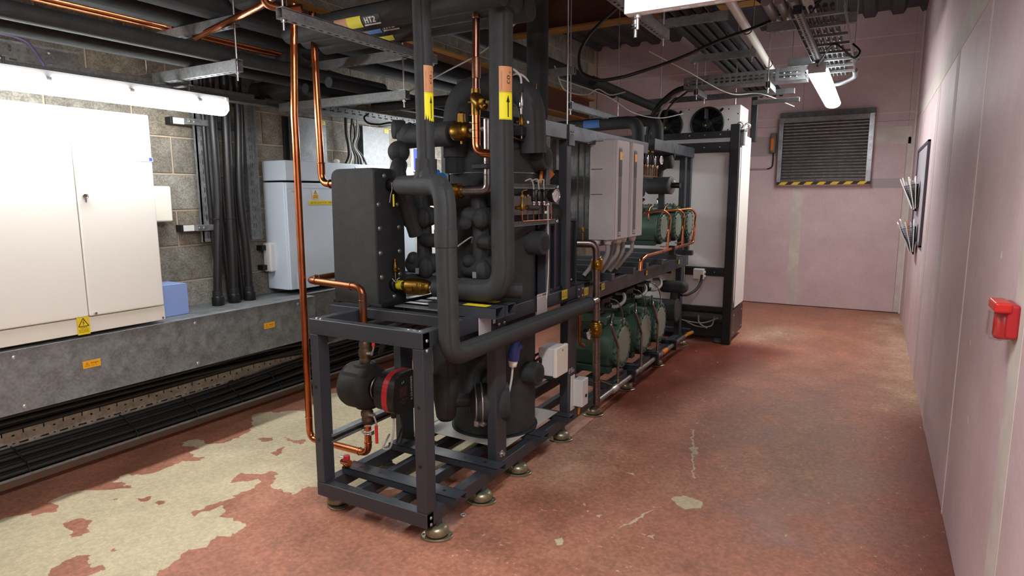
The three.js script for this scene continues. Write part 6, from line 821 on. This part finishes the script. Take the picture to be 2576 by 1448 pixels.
{ const t = thing('cable_tray', 'perforated galvanised tray crossing before the roller shutter with a bundle of cables leaving its end', 'cable tray', [-1.1, 2.5, -6.2]); const hs = []; for (let x = .03; x < 1.05; x += .05) hs.push([x, .058, .03, .015], [x, .028, .03, .015]);
  part(t, 'front_side', plate([-1.63, 2.485, -6.1], [1, 0, 0], UP, 1.05, .105, .002, hs), galv); part(t, 'rear_side', plate([-1.63, 2.485, -6.3], [1, 0, 0], UP, 1.05, .105, .002), galv); part(t, 'bed', plate([-1.63, 2.485, -6.1], [1, 0, 0], [0, 0, -1], 1.05, .2, .002, slots(1.05, .05, 0, .028, .06, .012)), galv); part(t, 'coupler', box(-1.40, -1.37, 2.48, 2.595, -6.099, -6.094, .001), galv); part(t, 'coupler', box(-.83, -.80, 2.48, 2.62, -6.099, -6.094, .001), galv); for (const x of [-.76, -.71, -.66]) for (const y of [2.515, 2.55]) part(t, 'bolt', lathe([x, y, -6.098], [0, 0, 1], [[0, .006], [.008, .004], [.009, 0]], 10), zinc);
  bracket('short strut holding the near end of the shutter side tray', [-1.52, 2.42, -6.04], 'z', .36, [.02, .32], .05); bracket('short strut holding the far end of the shutter side tray', [-.90, 2.43, -6.04], 'z', .36, [.02], .05);
  for (let k = 0; k < 7; k++) solo('power_cable', cable([[-.6, 2.505, -6.14 - k * .024], [-1.1, 2.505, -6.14 - k * .024], [-1.62, 2.505, -6.14 - k * .024]], .0105, 8, 4), cableMat, 'dark cable lying in the perforated tray before the shutter', 'cable', 'cables in the shutter tray');
  for (const [a, r, d] of [[0, .024, -6.14], [1, .0095, -6.2], [2, .0095, -6.25]]) solo('drop_cable', cable([[-1.60, 2.51, d], [-1.72 + .04 * a, 2.48, d], [-1.90 + .06 * a, 2.33, -6.15], [-1.98 + .07 * a, 2.18, -6.2], [-2.0 + .07 * a, 2.0, -6.2], [-2.0 + .07 * a, 1.92, -6.2]], r, 12), a === 1 ? cableGrey : cableMat, ['thick black cable bundle curving from the tray down to the machine', 'thin grey cable curving from the tray down before the fans', 'thin black cable curving from the tray down before the fans'][a], 'cable');
  solo('pale_strut', box(-.97, -.60, 2.27, 2.305, -5.9, -5.86, .003), galv, 'short pale bar behind the aisle light', 'strut'); solo('cross_bar', box(-2.2, -.72, 2.44, 2.49, -6.62, -6.57, .003), galvDull, 'dull bar crossing over the air cooler', 'strut'); for (const [x, z] of [[-2.0, -6.6], [-1.25, -6.6]]) hang('threaded_rod', [x, 2.38, z], 1.3, 'threaded rod above the air cooler casing', 'rods above the cooler');
  for (const z of [-5.6, -7.6]) for (const x of [-.495]) hang('threaded_rod', [x + .02, 2.6, z], 1.1, z > -6.5 ? 'threaded rod above the near end of the aisle light' : 'threaded rod above the far end of the aisle light'); }
solo('cable', cable([[-.45, 3.05, -5.0], [-.60, 2.93, -5.3], [-.75, 2.83, -5.35], [-1.1, 2.66, -5.1], [-1.388, 2.522, -4.943], [-1.6, 2.43, -4.78], [-1.747, 2.389, -4.715], [-1.90, 2.37, -4.62], [-2.0, 2.42, -4.578], [-2.03, 2.55, -4.58], [-1.98, 2.70, -4.635], [-1.85, 2.86, -4.73], [-1.7, 3.0, -4.8]], .0125, 12), cableMat, 'thick black cable swinging in a wide loop over the machine', 'cable');
solo('cable', cable([[-.95, 3.02, -5.2], [-.80, 2.91, -5.3], [-.66, 2.87, -5.4], [-.5, 2.9, -5.4], [-.32, 3.05, -5.5]], .011, 10), cableMat, 'second thick black cable sagging beside the ladder', 'cable');
for (const [pts, lab] of [[[[-1.62, 2.62, -5.0], [-1.40, 2.50, -5.3], [-1.16, 2.38, -5.9], [-.98, 2.42, -6.3], [-.75, 2.36, -6.9]], 'thin white cable drooping under the dark parallel pipes'], [[[-2.75, 2.18, -3.4], [-2.3, 2.235, -3.2], [-1.9, 2.30, -3.05], [-1.65, 2.42, -3.0]], 'thin white cable slanting between the insulated risers'], [[[-2.1, 2.44, -4.3], [-2.06, 2.28, -4.4], [-1.92, 2.25, -4.5], [-1.84, 2.28, -4.5], [-1.76, 2.24, -4.55], [-1.66, 2.26, -4.6]], 'thin white cable sagging in two dips behind the thick riser'], [[[-2.2, 2.4, -4.6], [-2.0, 2.32, -5.1], [-1.9, 2.22, -5.5], [-1.75, 2.2, -5.8], [-1.6, 2.25, -6.0]], 'thin white cable drooping toward the cooler']]) solo('cable', cable(pts, .0045, 8), cableWhite, lab, 'cable');
big('black insulated vertical pipe rising behind the thick riser', [[-1.72, 2.9, -3.3], [-1.72, 1.9, -3.3], [-1.9, 1.8, -3.3]], .062, foamDark);
big('black insulated run slanting away above the tall back frame', [[-2.35, 2.55, -3.3], [-2.3, 2.5, -6.0]], .06, foamDark); big('black insulated run above the end of the frame', [[-2.05, 2.42, -4.9], [-2.0, 2.38, -6.5]], .04, foamDark);
hang('threaded_rod', [-1.60, 1.90, -3.45], 1.75, 'long threaded rod reaching down to the tall back frame');
// ------------------------------------------------------------------ roller shutter
{
  const sx0 = -1.165, sx1 = -.062, y0 = 1.655, y1 = 2.455, zf = ZB + .10, t = thing('roller_shutter', 'galvanised roller shutter hatch with hazard striped bottom bar in the back wall', 'shutter', [-.6, 1.65, ZB]);
  part(t, 'head_box', box(sx0 + .02, sx1 + .005, y1 + .0, y1 + .115, ZB + .001, zf - .01, .004), galvDull); part(t, 'fascia', box(sx0 + .012, sx1 - .005, y1 - .02, y1 + .045, zf - .012, zf + .002, .003), galv);
  for (const [a, b] of [[sx0, sx0 + .055], [sx1 - .06, sx1]]) part(t, 'guide_channel', box(a, b, y0 - .005, y1 + .05, ZB + .001, zf + .004, .004), M('#c9cacb', .35, .85, { map: T_galv }));
  const shutterMat = M('#c4c6c6', .33, .9, { map: T_galv }), n = 19, p = (y1 - .02 - y0 - .02) / n; for (let i = 0; i < n; i++) { const y = y0 + .02 + i * p; part(t, 'slat', poly([[-zf + .03, y], [-zf + .012, y + p * .25], [-zf + .008, y + p * .55], [-zf + .014, y + p * .85], [-zf + .03, y + p * .985]], sx1 - sx0 - .12, toX(sx0 + .06)), shutterMat); }
  const hz = (() => { const b = new THREE.BoxGeometry(sx1 - sx0 - .005, .036, .03).translate((sx0 + sx1) / 2 + .005, y0 - .005, zf); b.userData.keepUV = true; return b; })(); part(t, 'hazard_bar', hz, canvasMat(700, 30, (g, w, h) => { g.fillStyle = '#1b1916'; g.fillRect(0, 0, w, h); g.fillStyle = '#e5c522'; for (let k = 0; k < 7; k++) { g.beginPath(); g.moveTo(14 + k * 98, h); g.lineTo(40 + k * 98, 0); g.lineTo(92 + k * 98, 0); g.lineTo(66 + k * 98, h); g.fill(); } }), 'black and yellow striped bar');
  const k = thing('shutter_switch', 'small grey switch box with an orange face beside the roller shutter', 'switch', [-1.23, 2.07, ZB]); part(k, 'box', box(-1.262, -1.20, 2.06, 2.32, ZB, ZB + .07, .006), M('#6d675f', .5)); part(k, 'orange_face', box(-1.262, -1.222, 2.09, 2.25, ZB + .07, ZB + .085, .005), orange);
  solo('cable', cable([[-1.225, 2.06, ZB + .03], [-1.225, 1.95, ZB + .03], [-1.235, 1.88, ZB + .025], [-1.27, 1.855, ZB + .02], [-1.30, 1.85, ZB + .015]], .008, 8), rubber, 'black cable curling down from the shutter switch', 'cable'); solo('conduit', rod([-1.29, 1.85, ZB + .012], [-1.7, 1.85, ZB + .012], .011, .011, 12), M('#b5949a', .5), 'thin pink painted conduit on the back wall', 'conduit');
}
// ------------------------------------------------------------------ things on the plasterboard wall
{
  const b = thing('wall_board', 'thin framed notice board on the plasterboard wall with two black wire pockets', 'board', [XR - .01, 1.5, -7.15]);
  part(b, 'panel', box(XR - .008, XR, 1.06, 1.945, -7.93, -6.47, .001), M('#b5aeb2', .4)); for (const [y0, y1, z0, z1] of [[1.045, 1.065, -7.95, -6.45], [1.94, 1.96, -7.95, -6.45], [1.045, 1.96, -6.475, -6.45], [1.045, 1.96, -7.95, -7.925]]) part(b, 'frame_bar', box(XR - .022, XR, y0, y1, z0, z1, .003), M('#4c4650', .4));
  const wire = M('#2a2a2c', .5);
  const R = rng(5);
  for (const [zc, yt, lab, seed] of [[-7.35, 1.60, 'upper black wire pocket stuffed with white papers', 1], [-7.15, 1.20, 'lower black wire pocket stuffed with papers and an orange leaflet', 2]]) {
    const h = .26, zr = zc - .17, zn = zc + .17, o = thing('paper_pocket', lab, 'pocket', [XR - .1, yt - h, zc]);
    const bars = (o2, u, v, L, Hh, nu, nv) => { const g = []; for (let i = 0; i <= nu; i++) { const a = vv(o2).addScaledVector(vv(u), L * i / nu); g.push(rod(a, a.clone().addScaledVector(vv(v), Hh), .0013, .0013, 5)); } for (let j = 0; j <= nv; j++) { const a = vv(o2).addScaledVector(vv(v), Hh * j / nv); g.push(rod(a, a.clone().addScaledVector(vv(u), L), .0013, .0013, 5)); } return g; };
    const out = vv([-.42, .9, 0]).normalize(), q = part(o, 'front_mesh', bars([XR - .03, yt - h, zr], [0, 0, 1], out.toArray(), zn - zr, h, 30, 22), wire); q.userData.kind = 'stuff';
    const q2 = part(o, 'back_mesh', bars([XR - .024, yt - h, zr], [0, 0, 1], [0, 1, 0], zn - zr, h, 22, 16), wire); q2.userData.kind = 'stuff';
    part(o, 'rim', pipe([[XR - .024, yt, zr], [XR - .145, yt - .025, zr], [XR - .145, yt - .025, zn], [XR - .024, yt, zn]], .003, .01, 8), wire);
    { const e = []; for (let i = 1; i < 12; i++) { const q = i / 12; e.push(rod([XR - .03 - .115 * q, yt - h + h * q * .92, zn], [XR - .026, yt - h + h * q * .92, zn], .0013, .0013, 5), rod([XR - .026 - .119 * q, yt - h + h * q * .92, zn], [XR - .026 - .119 * q, yt - .02, zn], .0013, .0013, 5)); } const q3 = part(o, 'end_mesh', e, wire); q3.userData.kind = 'stuff'; }
    part(o, 'side_bar', [rod([XR - .03, yt - h, zn], [XR - .145, yt - .025, zn], .003, .003, 6), rod([XR - .03, yt - h, zr], [XR - .145, yt - .025, zr], .003, .003, 6)], wire);
    for (let k = 0; k < 7; k++) { const z = zn - .04 - (k % 3) * .09, lean = .02 + .055 * k + .05 * R(), c = (seed === 2 && k === 2) ? orange : k % 3 === 1 ? M('#b9b7c0', .6) : paperMat; const g = box(-.004, .004, 0, .27 + .05 * R(), -.07, .07, .0008).rotateX((R() - .5) * .35).rotateZ(lean).translate(XR - .036 - .004 * k, yt - h + .02, z); solo('paper', g, c, seed === 1 ? 'paper bundle standing in the upper wire pocket' : c === orange ? 'orange leaflet in the lower wire pocket' : 'paper bundle standing in the lower wire pocket', 'paper', seed === 1 ? 'papers in the upper pocket' : c === orange ? undefined : 'papers in the lower pocket'); }
  }
  const f = thing('fire_sounder', 'red fire alarm beacon with a clear cover on the plasterboard wall at the frame edge', 'alarm', [XR - .03, 1.13, -2.25]);
  part(f, 'base', rbox(XR - .03, XR, 1.09, 1.19, -2.33, -2.21, .01, 3), red); part(f, 'upper_body', rbox(XR - .062, XR - .02, 1.165, 1.195, -2.325, -2.205, .008, 3), M('#cf2a24', .3)); part(f, 'horn', lathe([XR - .024, 1.085, -2.262], UP, [[0, 0], [.026, 0], [.03, .01], [.03, .08], [0, .08]], 26), M('#b01f20', .35)); part(f, 'clear_cover', lathe([XR - .026, 1.078, -2.265], UP, [[.0, 0], [.036, .004], [.043, .014], [.043, .085], [.0405, .085], [.0405, .016], [.034, .007], [0, .004]], 30), M('#ffffff', .06, 0, { transmission: 1, thickness: 0 }), 'clear plastic cover');
}
renderer.render(scene, camera);
